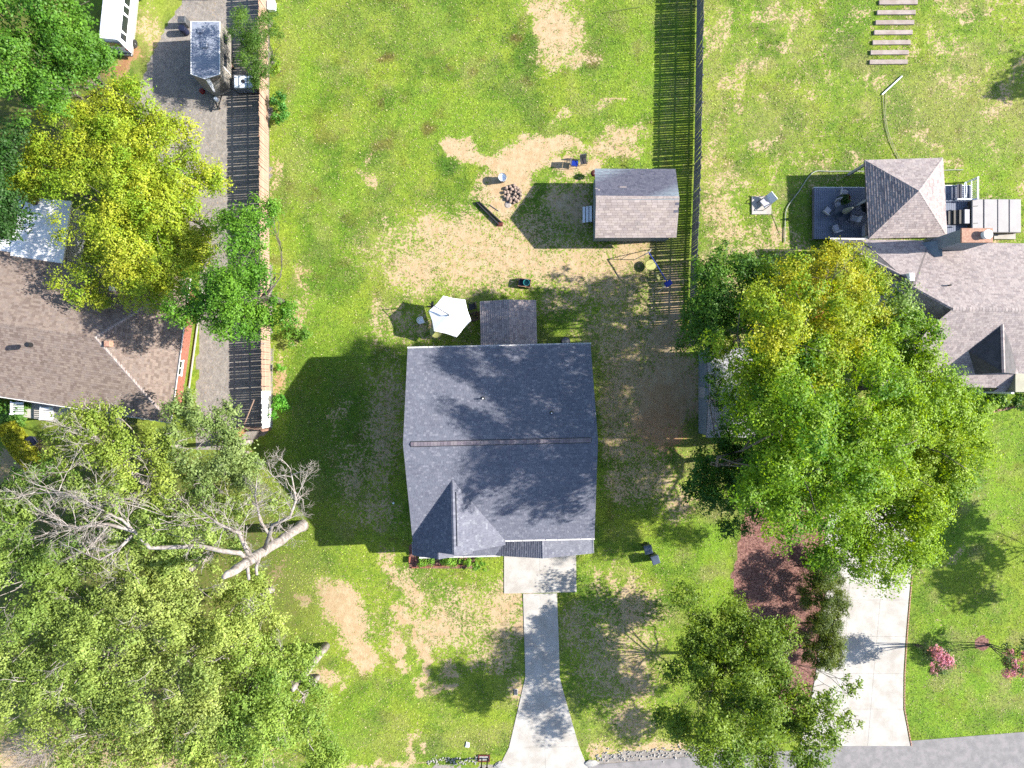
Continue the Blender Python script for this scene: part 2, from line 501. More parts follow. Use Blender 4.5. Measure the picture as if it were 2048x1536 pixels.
BROWN = [(782, 102, 16, 10, -35, .9), (1028, 80, 14, 12, 0, .9), (762, 150, 8, 5, 0, .8), (750, 160, 6, 6, 0, .8), (903, 138, 10, 12, 0, .6), (945, 135, 12, 10, 0, .6), (860, 262, 9, 12, 0, .9), (765, 280, 14, 16, 0, .7), (660, 270, 14, 20, 0, .5), (1060, 160, 14, 8, 0, .7), (1170, 115, 16, 20, 0, .8), (965, 105, 9, 9, 0, .5), (745, 200, 8, 9, 0, .6), (620, 396, 9, 9, 0, .7), (700, 420, 12, 10, 0, .5), (640, 240, 16, 16, 0, .4), (870, 100, 8, 8, 0, .4), (710, 430, 14, 14, 0, .4)]
VIVID = [(1430, 1110, 45, 100, 0, 1.0), (1345, 1110, 40, 60, 0, .7), (1430, 1190, 36, 40, 0, .8), (600, 140, 40, 220, 0, .6), (640, 420, 60, 90, 0, .6), (640, 580, 50, 70, 0, .6), (1280, 160, 40, 200, 3, .7), (880, 60, 120, 50, 0, .5), (1940, 950, 120, 160, 0, .9), (1950, 1400, 130, 110, 0, .9), (1880, 1350, 60, 150, 0, .8),
         (880, 230, 120, 60, 0, .5), (1250, 120, 60, 60, 0, .5), (1990, 330, 60, 100, 0, .6), (1650, 20, 160, 60, 0, .4), (700, 1440, 60, 100, 0, .4), (560, 1120, 60, 40, 0, .5), (690, 680, 90, 40, 0, .5)]
GRAVEL_POLY = [(400, -60), (540, -60), (540, 250), (543, 860), (470, 900), (390, 900), (400, 500), (270, 230), (285, 150), (330, 60)]
MULCH_POLY = [(1490, 1020), (1540, 990), (1640, 1000), (1720, 1120), (1700, 1200), (1700, 1300), (1660, 1350), (1640, 1430), (1580, 1440), (1540, 1400), (1500, 1350), (1480, 1260), (1464, 1150)]
DRIVE_POLY = [(1008, 1100), (1152, 1095), (1153, 1184), (1114, 1186), (1119, 1355), (1130, 1392), (1160, 1494), (1182, 1560), (1000, 1560), (1018, 1494), (1042, 1392), (1051, 1355), (1046, 1187), (1008, 1188)]
RDRIVE_POLY = [(1690, 1010), (1830, 1010), (1822, 1150), (1808, 1330), (1806, 1420), (1818, 1490), (1600, 1500), (1620, 1420), (1650, 1340), (1690, 1260), (1682, 1200), (1690, 1120)]

def masks(X, Y):
    px0, py0 = 1024 + X * PPM, 768 - Y * PPM
    px = px0 + 60 * (fbm(X, Y, .35, 1) - .5) + 34 * (fbm(X, Y, 1.3, 2) - .5)
    py = py0 + 60 * (fbm(X, Y, .35, 3) - .5) + 34 * (fbm(X, Y, 1.3, 4) - .5)
    bare = np.full(X.shape, 0.10) + 0.16 * np.clip(fbm(X, Y, .25, 6) - .42, 0, 1) * 2
    right = (px0 > 1398) & (py0 < 700)
    bare = np.where(right, 0.24 + .4 * np.clip(fbm(X, Y, .5, 8) - .45, 0, 1), bare)
    for b in BARE:
        solid = b[5] > .8
        m = soft(px, py, *b[:5], edge=.6 if solid else .95)
        bare = np.maximum(bare, m * (b[5] if solid else b[5] * .97))
    def acc(lst):
        v = np.zeros(X.shape)
        for b in lst:
            v = np.maximum(v, soft(px, py, *b[:5], edge=.6) * b[5])
        return v
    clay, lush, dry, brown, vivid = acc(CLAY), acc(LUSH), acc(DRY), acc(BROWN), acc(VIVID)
    dry = np.maximum(dry, np.clip((fbm(X, Y, .55, 50) - .54) * 5, 0, 1) * np.where(px0 > 1398, .75, .45))
    lush = np.maximum(lush, np.clip((fbm(X, Y, .45, 53) - .53) * 5, 0, 1) * .6)
    brown = np.maximum(brown, np.clip((fbm(X, Y, .8, 59) - .66) * 6, 0, 1) * .5)
    bare = np.where(right, np.maximum(bare, np.clip((fbm(X, Y, .7, 56) - .52) * 4, 0, .52)), bare)
    warp = 10 * (fbm(X, Y, .8, 11) - .5)
    gravel = inpoly(px0 + warp, py0, GRAVEL_POLY).astype(float)
    gravel = np.maximum(gravel, ((py0 > 1528 + warp - .035 * (px0 - 1000)) & (px0 < 1200)).astype(float) * .8)
    gravel = np.maximum(gravel, ((py0 > 1508 + warp - .06 * (px0 - 1200)) & (px0 >= 1200) & (px0 < 1480)).astype(float) * .8)
    mulch = inpoly(px0 + warp, py0 + warp, MULCH_POLY).astype(float)
    for c in ((1965, 1287, 15), (830, 1125, 1)):
        mulch = np.maximum(mulch, soft(px0, py0, c[0], c[1], c[2], c[2], 0, .15))
    mulch = np.maximum(mulch, ((px0 > 818) & (px0 < 952) & (py0 > 1085) & (py0 < 1136)).astype(float))
    wood = soft(px, py, 250, 1180, 360, 330, 0, .3)
    wood = np.maximum(wood, soft(px, py, 40, 200, 190, 260, 0, .3))
    wood = np.maximum(wood, soft(px, py, 1440, 900, 60, 130, 0, .4) * .8)
    return dict(px=px0, py=py0, bare=bare, clay=clay, lush=lush, dry=dry, brown=brown, vivid=vivid, gravel=gravel, mulch=mulch, wood=wood)

def relief(X, Y):
    return 0.035 * (fbm(X, Y, .22, 20) - .5) - 0.03

def build_ground():
    xs = np.concatenate([[-400, -220, -120, -80, -64, -58], np.arange(-54, 54.01, .3), [58, 64, 80, 120, 220, 400]])
    ys = np.concatenate([[-400, -220, -120, -70, -50, -44], np.arange(-40, 40.01, .3), [44, 50, 70, 120, 220, 400]])
    X, Y = np.meshgrid(xs, ys)
    m = masks(X, Y)
    nx, ny = len(xs), len(ys)
    v = np.stack([X, Y, relief(X, Y)], -1).reshape(-1, 3)
    i = np.arange(nx * ny).reshape(ny, nx)
    f = np.stack([i[:-1, :-1], i[:-1, 1:], i[1:, 1:], i[1:, :-1]], -1).reshape(-1)
    mt, nt, bs, _ = new_mat("ground_cover")
    o = raw_mesh("ground", v, f, 4, "ground_cover")
    for nm, chs in (("cover_a", ("bare", "clay", "lush", "dry")), ("cover_b", ("gravel", "mulch", "wood", "vivid")), ("cover_c", ("brown", "brown", "brown", "brown"))):
        ca = o.data.attributes.new(nm, 'FLOAT_COLOR', 'POINT')
        ca.data.foreach_set("color", np.stack([m[c].ravel() for c in chs], -1).astype(np.float32).ravel())
    o.data.polygons.foreach_set("use_smooth", np.ones(len(o.data.polygons), bool))
    def attr(nm):
        n = nt.nodes.new("ShaderNodeAttribute")
        n.attribute_name = nm
        sp = nt.nodes.new("ShaderNodeSeparateColor")
        nt.links.new(n.outputs["Color"], sp.inputs[0])
        return sp.outputs[0], sp.outputs[1], sp.outputs[2], n.outputs["Alpha"]
    bare, clay, lush, dry = attr("cover_a")
    gravel, mulch, wood, vivid = attr("cover_b")
    brown = attr("cover_c")[0]
    P = nt.nodes.new("ShaderNodeNewGeometry").outputs["Position"]
    n_mid, n_fine, n_tiny = noise(nt, P, 1.6, 4, .65), noise(nt, P, 5.0, 4, .65), noise(nt, P, 16.0, 3, .6)
    n_big = noise(nt, P, .22, 3, .5)
    # grass
    g = mixc(nt, smooth(nt, n_mid, .3, .72), A(190, 216, 82), A(138, 180, 58))
    g = mixc(nt, math_n(nt, 'MULTIPLY', smooth(nt, n_big, .42, .62), .45), g, A(214, 228, 78))
    g = mixc(nt, math_n(nt, 'MULTIPLY', vivid, .6), g, A(160, 212, 58))
    g = mixc(nt, math_n(nt, 'MULTIPLY', dry, .75), g, A(206, 196, 128))
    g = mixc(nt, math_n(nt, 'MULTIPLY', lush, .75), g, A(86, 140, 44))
    g = mixc(nt, math_n(nt, 'MULTIPLY', brown, .7), g, A(140, 100, 70))
    g = mixc(nt, smooth(nt, n_fine, .36, .72), mixc(nt, 1.0, g, (.66, .68, .6), 'MULTIPLY'), g)
    g = mixc(nt, 0.5, g, mixc(nt, n_tiny, (.45, .45, .45), (1.5, 1.5, 1.5)), 'MULTIPLY')
    # bare earth
    d = mixc(nt, smooth(nt, n_mid, .3, .7), A(246, 220, 178), A(232, 196, 150))
    d = mixc(nt, clay, d, A(222, 158, 112))
    d = mixc(nt, smooth(nt, n_fine, .5, .8), d, mixc(nt, 1.0, d, (.78, .74, .70), 'MULTIPLY'))
    mixn = math_n(nt, 'ADD', math_n(nt, 'MULTIPLY', n_fine, .72), math_n(nt, 'MULTIPLY', n_mid, .28))
    mixn = math_n(nt, 'ADD', math_n(nt, 'MULTIPLY', math_n(nt, 'SUBTRACT', mixn, .5), 2.3), .5)
    isd = smooth(nt, math_n(nt, 'SUBTRACT', bare, mixn), -.10, .12)
    c = mixc(nt, isd, g, d)
    # woodland floor
    wf = mixc(nt, smooth(nt, n_mid, .35, .65), A(120, 128, 62), A(150, 130, 96))
    wf = mixc(nt, smooth(nt, n_fine, .4, .7), wf, A(90, 112, 44))
    c = mixc(nt, math_n(nt, 'MULTIPLY', wood, .8), c, wf)
    # gravel drive
    vo = nt.nodes.new("ShaderNodeTexVoronoi")
    vo.inputs["Scale"].default_value = 9.0
    nt.links.new(P, vo.inputs["Vector"])
    gr = mixc(nt, smooth(nt, n_mid, .3, .7), A(206, 196, 186), A(178, 170, 164))
    gr = mixc(nt, smooth(nt, n_fine, .55, .75), gr, A(214, 186, 150))
    gr = mixc(nt, .5, gr, mixc(nt, vo.outputs["Color"], (.5, .5, .5), (1.3, 1.3, 1.3)), 'MULTIPLY')
    c = mixc(nt, smooth(nt, math_n(nt, 'ADD', gravel, math_n(nt, 'MULTIPLY', n_fine, .3)), .5, .8), c, gr)
    # mulch
    vo2 = nt.nodes.new("ShaderNodeTexVoronoi")
    vo2.inputs["Scale"].default_value = 11.0
    nt.links.new(P, vo2.inputs["Vector"])
    sp2 = nt.nodes.new("ShaderNodeSeparateColor")
    nt.links.new(vo2.outputs["Color"], sp2.inputs[0])
    mu = mixc(nt, sp2.outputs[0], A(128, 88, 82), A(206, 158, 144))
    mu = mixc(nt, smooth(nt, n_mid, .4, .7), mu, mixc(nt, 1.0, mu, (.85, .78, .76), 'MULTIPLY'))
    c = mixc(nt, smooth(nt, math_n(nt, 'ADD', mulch, math_n(nt, 'MULTIPLY', n_fine, .3)), .5, .8), c, mu)
    nt.links.new(c, bs.inputs["Base Color"])
    bs.inputs["Roughness"].default_value = 0.95
    bs.inputs["Specular IOR Level"].default_value = 0.15
    hgt = math_n(nt, 'ADD', n_fine, math_n(nt, 'MULTIPLY', n_tiny, .6))
    bump(nt, bs, hgt, 0.55, 0.06)
    return tag(o, "yards of patchy grass, bare sandy earth, gravel and mulch", kind="structure")
build_ground()

def build_grass(name, label, x0, x1, y0, y1, n, seed):
    r = np.random.default_rng(seed)
    X, Y = r.uniform(x0, x1, n), r.uniform(y0, y1, n)
    m = masks(X, Y)
    clump = fbm(X, Y, 3.2, 40, 2)
    p = np.clip(1.2 - 1.45 * m["bare"] + 1.8 * (clump - .5), 0.0, 1)
    p[m["bare"] > .9] *= .15
    p[(m["gravel"] > .4) | (m["mulch"] > .4)] = 0
    for poly in (DRIVE_POLY, RDRIVE_POLY):
        p[inpoly(m["px"], m["py"], poly)] = 0
    p[m["py"] > 1530 - .073 * (m["px"] - 1150)] = 0
    p *= np.where(m["wood"] > .6, .5, 1)
    keep = r.random(n) < p
    X, Y = X[keep], Y[keep]
    for k in m:
        m[k] = m[k][keep]
    n = len(X)
    g1, g2 = np.array(A(196, 222, 82)), np.array(A(136, 182, 56))
    t = np.clip(fbm(X, Y, .9, 41)[:, None] * 1.8 - .4 + r.normal(0, .18, (n, 1)), 0, 1)
    col = g1 * (1 - t) + g2 * t
    big = np.clip((fbm(X, Y, .12, 44)[:, None] - .42) * 3, 0, 1) * .5
    col = col * (1 - big) + np.array(A(218, 230, 76)) * big
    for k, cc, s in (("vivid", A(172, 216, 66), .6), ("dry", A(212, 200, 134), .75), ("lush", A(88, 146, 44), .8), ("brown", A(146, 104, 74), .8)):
        f = (m[k] * s)[:, None]
        col = col * (1 - f) + np.array(cc) * f
    straw = (r.random(n) < .10 + .25 * m["dry"] + .12 * (m["px"] > 1398) * (m["py"] < 700))[:, None]
    col = np.where(straw, np.array(A(222, 206, 160)), col) * np.exp(r.normal(.06, .3, (n, 1)))  # straw blades; wide brightness spread also paints dark micro-shadows in the grass
    h = r.uniform(.035, .085, n) * (1 + .5 * m["lush"])
    a = r.uniform(0, 2 * math.pi, n)
    lean = r.uniform(.04, .17, n)
    w = r.uniform(.014, .042, n)
    z = relief(X, Y) - .004
    ca, sa = np.cos(a), np.sin(a)
    v = np.empty((n, 3, 3))
    v[:, 0] = np.stack([X - sa * w, Y + ca * w, z], -1)
    v[:, 1] = np.stack([X + sa * w, Y - ca * w, z], -1)
    v[:, 2] = np.stack([X + ca * lean, Y + sa * lean, z + h], -1)
    o = raw_mesh(name, v.reshape(-1, 3), np.arange(3 * n), 3, "blade", tint=np.repeat(col, 3, axis=0))
    return tag(o, label, "grass", kind="stuff")
build_grass("grass", "tufty yellow-green grass over the sandy yard around the dark-roofed house", -22, 16, -33, 34, 300000, 1)
build_grass("grass", "mown green lawn with straw patches around the taupe-roofed house", 16, 46, -32, 34, 170000, 2)

def drop_slab(root, name, pts_px, mat="concrete", z0=-.12, z1=.018, gap=.006):
    pts = [W(*p) for p in pts_px]
    c = sum(pts, Vector()) / len(pts)
    pts = [p + (c - p).normalized() * gap for p in pts]
    mb = MB()
    n = len(pts)
    b = .012
    lo = [Vector((p.x, p.y, z0)) for p in pts]
    mid = [Vector((p.x, p.y, z1 - .006)) for p in pts]
    top = [p + (c - p).normalized() * b for p in pts]
    top = [Vector((p.x, p.y, z1)) for p in top]
    f = [tuple(range(2 * n, 3 * n))]
    for k in (0, n):
        f += [(k + i, k + (i + 1) % n, k + n + (i + 1) % n, k + n + i) for i in range(n)]
    a2 = sum(lo[i].x * lo[(i + 1) % n].y - lo[(i + 1) % n].x * lo[i].y for i in range(n))
    if a2 < 0:
        f = [tuple(reversed(q)) for q in f]
    mb.add(lo + mid + top, f)
    return mb.build(name, mat, root)

def lerp2(a, b, t):
    return (a[0] + (b[0] - a[0]) * t, a[1] + (b[1] - a[1]) * t)

def build_drive():
    root = tag(thing("driveway", "pale concrete driveway of jointed slabs", None, W(1085, 1300)), kind="structure")
    rows = [((1008, 1108), (1079, 1108), (1152, 1102)), ((1008, 1187), (1080, 1186), (1153, 1184)), ]
    drop_slab(root, "concrete_slab", [rows[0][0], rows[0][1], rows[1][1], rows[1][0]])
    drop_slab(root, "concrete_slab", [rows[0][1], rows[0][2], rows[1][2], rows[1][1]])
    L = [(1046, 1187.5), (1049, 1293), (1050.5, 1355), (1042, 1392), (1018, 1494), (985, 1560)]
    C = [(1080, 1187), (1083.5, 1293), (1086, 1355), (1087, 1392), (1089.5, 1494), (1091, 1560)]
    R = [(1114, 1186.5), (1118, 1291), (1119.5, 1355), (1129, 1391), (1158, 1493), (1186, 1560)]
    for a, b in ((0, 1), (1, 3), (3, 4), (4, 5)):
        if (a, b) == (1, 3):
            drop_slab(root, "concrete_slab", [L[1], C[1], C[3], L[3], L[2]])
            drop_slab(root, "concrete_slab", [C[1], R[1], R[2], R[3], C[3]])
        else:
            drop_slab(root, "concrete_slab", [L[a], C[a], C[b], L[b]])
            drop_slab(root, "concrete_slab", [C[a], R[a], R[b], C[b]])
    root = tag(thing("driveway", "wide pale concrete driveway beside the row of evergreen shrubs", None, W(1740, 1300)), kind="structure")
    ys = [1010, 1080, 1148, 1200, 1273, 1347, 1418, 1492]
    xl = [1660, 1650, 1650, 1650, 1640, 1632, 1618, 1600]
    xa = [1712, 1706, 1700, 1696, 1691, 1687, 1684, 1680]
    xb = [1775, 1769, 1763, 1760, 1754, 1747, 1741, 1735]
    xr = [1838, 1830, 1822, 1817, 1811, 1806.5, 1806, 1820]
    for i in range(7):
        for p, q in ((xl, xa), (xa, xb), (xb, xr)):
            drop_slab(root, "concrete_slab", [(p[i], ys[i]), (q[i], ys[i]), (q[i + 1], ys[i + 1]), (p[i + 1], ys[i + 1])])
    # brick edge along its lawn side
    me = None
    pts = [W(xr[i] + 3, ys[i]) for i in range(2, 8)]
    k = 0
    for a, b in zip(pts[:-1], pts[1:]):
        d = b - a
        n = max(1, int(d.length / .24))
        for j in range(n):
            c = a + d * ((j + .5) / n)
            if me is None:
                me = MB().bbox(-.05, .05, -.11, .11, -.06, .035, .012).build("edge_brick", "brick_pink", root, local=True)
                o = me
            else:
                o = bpy.data.objects.new("edge_brick", me.data)
                COL.objects.link(o)
                o.parent = root
            o.location = Vector((c.x, c.y, random.uniform(-.006, .008))) - ORIGIN[root.name]
            o.rotation_euler = (0, 0, math.atan2(d.y, d.x) - math.pi / 2 + random.uniform(-.05, .05))
    # road
    e = [(1130, 1532), (1182, 1530), (1400, 1512), (1600, 1500), (1820, 1482), (2048, 1464), (2400, 1436)]
    pts = [W(*q) for q in e] + [W(2400, 1720), W(-400, 1720), W(-400, 1560), W(900, 1548)]
    mb = MB().prism([(p.x, p.y) for p in reversed(pts)], -.10, -.002)
    tag(mb.build("road", "road_asphalt"), "grey asphalt street along the front of the yards", kind="structure")
build_drive()

# ------------------------------------------------------------------ roofs
def clip(poly, a, b):
    """keep the left side of a->b"""
    out = []
    n = len(poly)
    for i in range(n):
        p, q = poly[i], poly[(i + 1) % n]
        sp = (b[0] - a[0]) * (p[1] - a[1]) - (b[1] - a[1]) * (p[0] - a[0])
        sq = (b[0] - a[0]) * (q[1] - a[1]) - (b[1] - a[1]) * (q[0] - a[0])
        if sp >= 0:
            out.append(p)
        if (sp >= 0) != (sq >= 0):
            t = sp / (sp - sq)
            out.append((p[0] + (q[0] - p[0]) * t, p[1] + (q[1] - p[1]) * t))
    return out

def face_basis(pts):
    n = Vector((0, 0, 0))
    for i in range(len(pts)):
        a, b = pts[i], pts[(i + 1) % len(pts)]
        n += Vector(((a.y - b.y) * (a.z + b.z), (a.z - b.z) * (a.x + b.x), (a.x - b.x) * (a.y + b.y)))
    n.normalize()
    if n.z < 0:
        n = -n
    u = Vector((0, 0, 1)).cross(n)
    u = u.normalized() if u.length > 1e-4 else Vector((1, 0, 0))
    return n, u, n.cross(u)

def shingles(mb, pts, expo=.15, tab=.30, lift=.018, seed=0):
    r = random.Random(seed)
    n, u, v = face_basis(pts)
    o = pts[0]
    P2 = [((p - o).dot(u), (p - o).dot(v)) for p in pts]
    area = sum(P2[i][0] * P2[(i + 1) % len(P2)][1] - P2[(i + 1) % len(P2)][0] * P2[i][1] for i in range(len(P2)))
    if area < 0:
        P2.reverse()
    u0, u1 = min(p[0] for p in P2), max(p[0] for p in P2)
    v0, v1 = min(p[1] for p in P2), max(p[1] for p in P2)
    row, vv = 0, v0
    while vv < v1:
        uu = u0 - r.random() * tab
        while uu < u1:
            w = tab * r.uniform(.75, 1.25)
            poly = [(uu + .004, vv), (uu + w - .004, vv), (uu + w - .004, vv + expo), (uu + .004, vv + expo)]
            for i in range(len(P2)):
                poly = clip(poly, P2[i], P2[(i + 1) % len(P2)])
                if len(poly) < 3:
                    break
            if len(poly) >= 3:
                lf = lift * r.uniform(.75, 1.25)
                top, bot = [], []
                for (a, b) in poly:
                    t = 1 - (b - vv) / expo
                    base = o + u * a + v * b
                    top.append(base + n * (.004 + lf * t))
                    bot.append(base - n * .006)
                k = len(poly)
                mb.add(bot + top, [tuple(range(k, 2 * k))] + [(i, (i + 1) % k, k + (i + 1) % k, k + i) for i in range(k)])
            uu += w
        vv += expo
        row += 1

def roof(root, faces, mat, expo=.15, tab=.30, drop=.16, name="roof", board="roof_board", lift=.018):
    """roof part: one slab per face as its boarding, the shingles laid on it"""
    mbd = MB()
    for f in faces:
        n, u, v = face_basis(f)
        p = [q - n * .008 for q in f]
        if (p[1] - p[0]).cross(p[2] - p[1]).z < 0:
            p.reverse()
        mbd.slab(p, drop)
    part = mbd.build(name, board, root)
    mb = MB()
    for i, f in enumerate(faces):
        shingles(mb, f, expo, tab, lift, seed=i + 11)
    s = mb.build("shingles", mat, part)
    s["kind"] = "stuff"
    return part

def cap_line(root, a, b, mat, w=.14, step=.2, name="ridge_cap", lift=.03, parent=None, nrm_drop=.05):
    """overlapping cap pieces along a ridge or hip"""
    mb = MB()
    d = b - a
    L = d.length
    d = d.normalized()
    s = d.cross(Vector((0, 0, 1))).normalized()
    t = 0.0
    while t < L:
        e = min(t + step * 1.02, L)
        p, q = a + d * t, a + d * e
        up = Vector((0, 0, 1))
        vs_ = [p + s * w - up * (nrm_drop - lift * .6), p + up * (lift + .012), p - s * w - up * (nrm_drop - lift * .6),
               q + s * w - up * (nrm_drop - lift * .3), q + up * lift, q - s * w - up * (nrm_drop - lift * .3)]
        mb.add(vs_, [(0, 1, 4, 3), (1, 2, 5, 4), (0, 2, 1), (3, 4, 5)])
        t += step
    o = mb.build(name, mat, parent or root)
    o["kind"] = "stuff"
    return o

def gutter(root, a, b, mat="white_gutter", hangers=True, step=.86, side=1, parent=None):
    d = (b - a)
    L = d.length
    d = d.normalized()
    out = d.cross(Vector((0, 0, 1))).normalized() * side
    up = Vector((0, 0, 1))
    mb = MB()
    prof = [(0, 0), (.11, 0), (.115, .1), (.098, .1), (.095, .02), (.0, .02)]
    vs_ = [a + out * p[0] + up * (p[1] - .14) for p in prof] + [b + out * p[0] + up * (p[1] - .14) for p in prof]
    n = len(prof)
    mb.add(vs_, [(i, (i + 1) % n, n + (i + 1) % n, n + i) for i in range(n)] + [tuple(range(n)), tuple(range(2 * n - 1, n - 1, -1))])
    g = mb.build("gutter", mat, parent or root)
    if hangers:
        k = int(L / step)
        first = None
        for i in range(k + 1):
            c = a + d * (L * i / k)
            if first is None:
                h = MB().box(-.016, .016, -.10, .11, -.04, -.028)
                first = h.build("gutter_hanger", mat, g, local=True)
                o = first
            else:
                o = bpy.data.objects.new("gutter_hanger", first.data)
                COL.objects.link(o)
                o.parent = g
            o.location = c - root_origin(g) + up * .022
            o.rotation_euler = (0, 0, math.atan2(out.y, out.x) - math.pi / 2)
    return g

def wall_box(root, pts, z0, z1, mat, name="wall"):
    mb = MB()
    p = [(q[0], q[1]) for q in pts]
    a2 = sum(p[i][0] * p[(i + 1) % len(p)][1] - p[(i + 1) % len(p)][0] * p[i][1] for i in range(len(p)))
    if a2 < 0:
        p.reverse()
    return mb.prism(p, z0, z1).build(name, mat, root)

def opening(root, a, b, z0, z1, kind, t0, t1):
    """window or door on the wall a->b between fractions t0..t1 (outside on the right of a->b)"""
    d = b - a
    L = d.length
    d = d.normalized()
    M = Matrix.Translation(a) @ Matrix.Rotation(math.atan2(d.y, d.x), 4, 'Z')
    x0, x1 = L * t0, L * t1
    if kind == "window":
        w = MB()
        fw = .07
        w.box(x0, x1, -.05, .02, z0, z0 + fw, M).box(x0, x1, -.05, .02, z1 - fw, z1, M)
        w.box(x0, x0 + fw, -.05, .02, z0 + fw, z1 - fw, M).box(x1 - fw, x1, -.05, .02, z0 + fw, z1 - fw, M)
        w.box((x0 + x1) / 2 - .02, (x0 + x1) / 2 + .02, -.04, .02, z0 + fw, z1 - fw, M)
        o = w.build("window", "white", root)
        MB().box(x0 + fw, x1 - fw, -.018, .01, z0 + fw, z1 - fw, M).build("pane", "glass_dark", o)
        MB().box(x0 - .06, x1 + .06, -.10, .0, z0 - .06, z0 - .005, M).build("sill", "white", o)
    else:
        o = MB().box(x0, x1, -.04, .02, z0, z1, M).build(kind, "white", root)
        n = 4 if kind == "garage_door" else 3
        for i in range(n):
            zz = z0 + (z1 - z0) * i / n
            MB().box(x0 + .12, x1 - .12, -.055, -.035, zz + .1, zz + (z1 - z0) / n - .06, M).build("door_panel", "offwhite_wall", o)
    return o

# ------------------------------------------------------------------ the dark-roofed house
HE, HR = 6.0, 9.35
def build_house():
    NW, NE = W(812, 697, HE), W(1178, 688, HE)
    RW, RE = W(806, 889, HR), W(1196, 880, HR)
    th = math.atan2(RE.y - RW.y, RE.x - RW.x)
    c = (RW + RE) / 2
    half = (RE - RW).length / 2
    ex, ey = Vector((math.cos(th), math.sin(th), 0)), Vector((-math.sin(th), math.cos(th), 0))
    ctr = Vector((c.x, c.y, 0))
    def L(x, y, z):
        return ctr + ex * x + ey * y + Vector((0, 0, z))
    yn = ((NW + NE) / 2 - c).dot(ey)
    sl = (HR - HE) / yn
    ys = (W(1190, 1077, HE - .3) - c).dot(ey)
    hs = HR + sl * ys
    root = thing("house", "two-storey house under a big charcoal shingle gable roof, in the middle of the yards", "house", ctr)
    N = [L(-half, yn, HE), L(half, yn, HE), L(half, 0, HR), L(-half, 0, HR)]
    S = [L(-half, 0, HR), L(half, 0, HR), L(half, ys, hs), L(-half, ys, hs)]
    pl = plane3(S[0], S[1], S[2])
    a = onp(905, 960, pl)
    al = ((a - ctr).dot(ex), (a - ctr).dot(ey))
    hw = a.z
    fr1 = ys - .45
    xl, xr = -half, (W(1010, 1072, hs) - ctr).dot(ex)
    xm = al[0]
    wl = [L(xm, al[1], hw), L(xl, ys, hs + .02), L(xl, fr1 - .05, hs + .02), L(xm, fr1, hw)]
    wr = [L(xm, al[1], hw), L(xm, fr1, hw), L(xr, fr1 + .1, hs + .02), L(xr, ys, hs + .02)]
    # small lower gable in front of the wing
    x2 = (W(878, 1095, hs + 1) - ctr).dot(ex)
    x3 = (W(945, 1095, hs) - ctr).dot(ex)
    s2 = (hw - hs) / (xm - xl)
    h2 = hs + s2 * (x2 - xl) - .06
    fr2 = fr1 - .55
    gl = [L(x2, fr1 + .2, h2), L(xl - .02, fr1 + .2, hs - .05), L(xl - .02, fr2 - .02, hs - .05), L(x2, fr2, h2)]
    s3 = (h2 - hs + .05) / (x3 - x2)
    gr = [L(x2, fr1 + .2, h2), L(x2, fr2, h2), L(x3, fr2 + .02, h2 - s3 * (x3 - x2)), L(x3, fr1 + .2, h2 - s3 * (x3 - x2))]
    main = roof(root, [N, S, wl, wr, gl, gr], "shingle_charcoal", .155, .21)
    cap_line(root, L(xm, al[1], hw), L(xm, fr1, hw), "shingle_charcoal", .15, parent=main)
    # raised ridge vent, black and wider than its cap to paint its shadow outline
    v = MB()
    yv, hv = .21, .075
    v.add([L(-half + .55, -yv, HR - .05), L(-half + .55, 0, HR + hv), L(-half + .55, yv, HR - .05),
           L(half - .5, -yv, HR - .05), L(half - .5, 0, HR + hv), L(half - .5, yv, HR - .05)],
          [(0, 3, 4, 1), (1, 4, 5, 2), (0, 1, 2), (3, 5, 4), (0, 2, 5, 3)])
    vent = v.build("ridge_vent_shadow_line", "black", main)
    cap_line(root, L(-half + .57, 0, HR + hv), L(half - .52, 0, HR + hv), "shingle_ridge", .15, .24, lift=.03, parent=main, nrm_drop=.09)
    v = MB()
    v.add([L(xm + .22, al[1] - .9, hw - .1), L(xm + .25, al[1] - .9, hw - .1), L(xm + .25, fr1 + .6, hw - .1), L(xm + .22, fr1 + .6, hw - .1),
           L(xm + .22, al[1] - .9, hw - .05), L(xm + .25, al[1] - .9, hw - .05), L(xm + .25, fr1 + .6, hw - .05), L(xm + .22, fr1 + .6, hw - .05)],
          [(0, 1, 2, 3), (4, 7, 6, 5), (0, 4, 5, 1), (1, 5, 6, 2), (2, 6, 7, 3), (3, 7, 4, 0)])
    v.build("ridge_vent_shadow_line", "black", main)  # black strip painting the shadow line beside the wing ridge
    for (px, py, hh) in ((966, 797, .45), (1103, 826, .3)):
        p = onp(px, py, plane3(N[0], N[1], N[2]))
        MB().tube([p - Vector((0, 0, .1)), p + Vector((0, 0, hh))], .05, 10).build("vent_pipe", "white", main)
        MB().lathe([(.16, p.z - .08), (.15, p.z + .03), (.06, p.z + .12)], 12, (p.x, p.y)).build("flashing", "dark_metal", main)
    gutter(root, L(-half, yn, HE - .02), L(half, yn, HE - .02), side=-1)
    gutter(root, L(xr - .3, ys, hs - .02), L(half, ys, hs - .02), side=1)
    # gutter ends of the front wing
    gutter(root, L(xl + .04, ys, hs - .02), L(xl + .04, fr2, hs - .08), hangers=False, side=1)
    # walls
    o = .35
    wall = wall_box(root, [L(-half + o, yn - o, 0), L(half - o, yn - o, 0), L(half - o, ys + o, 0), L(-half + o, ys + o, 0)], 0, min(HE, hs) - .12, "offwhite_wall")
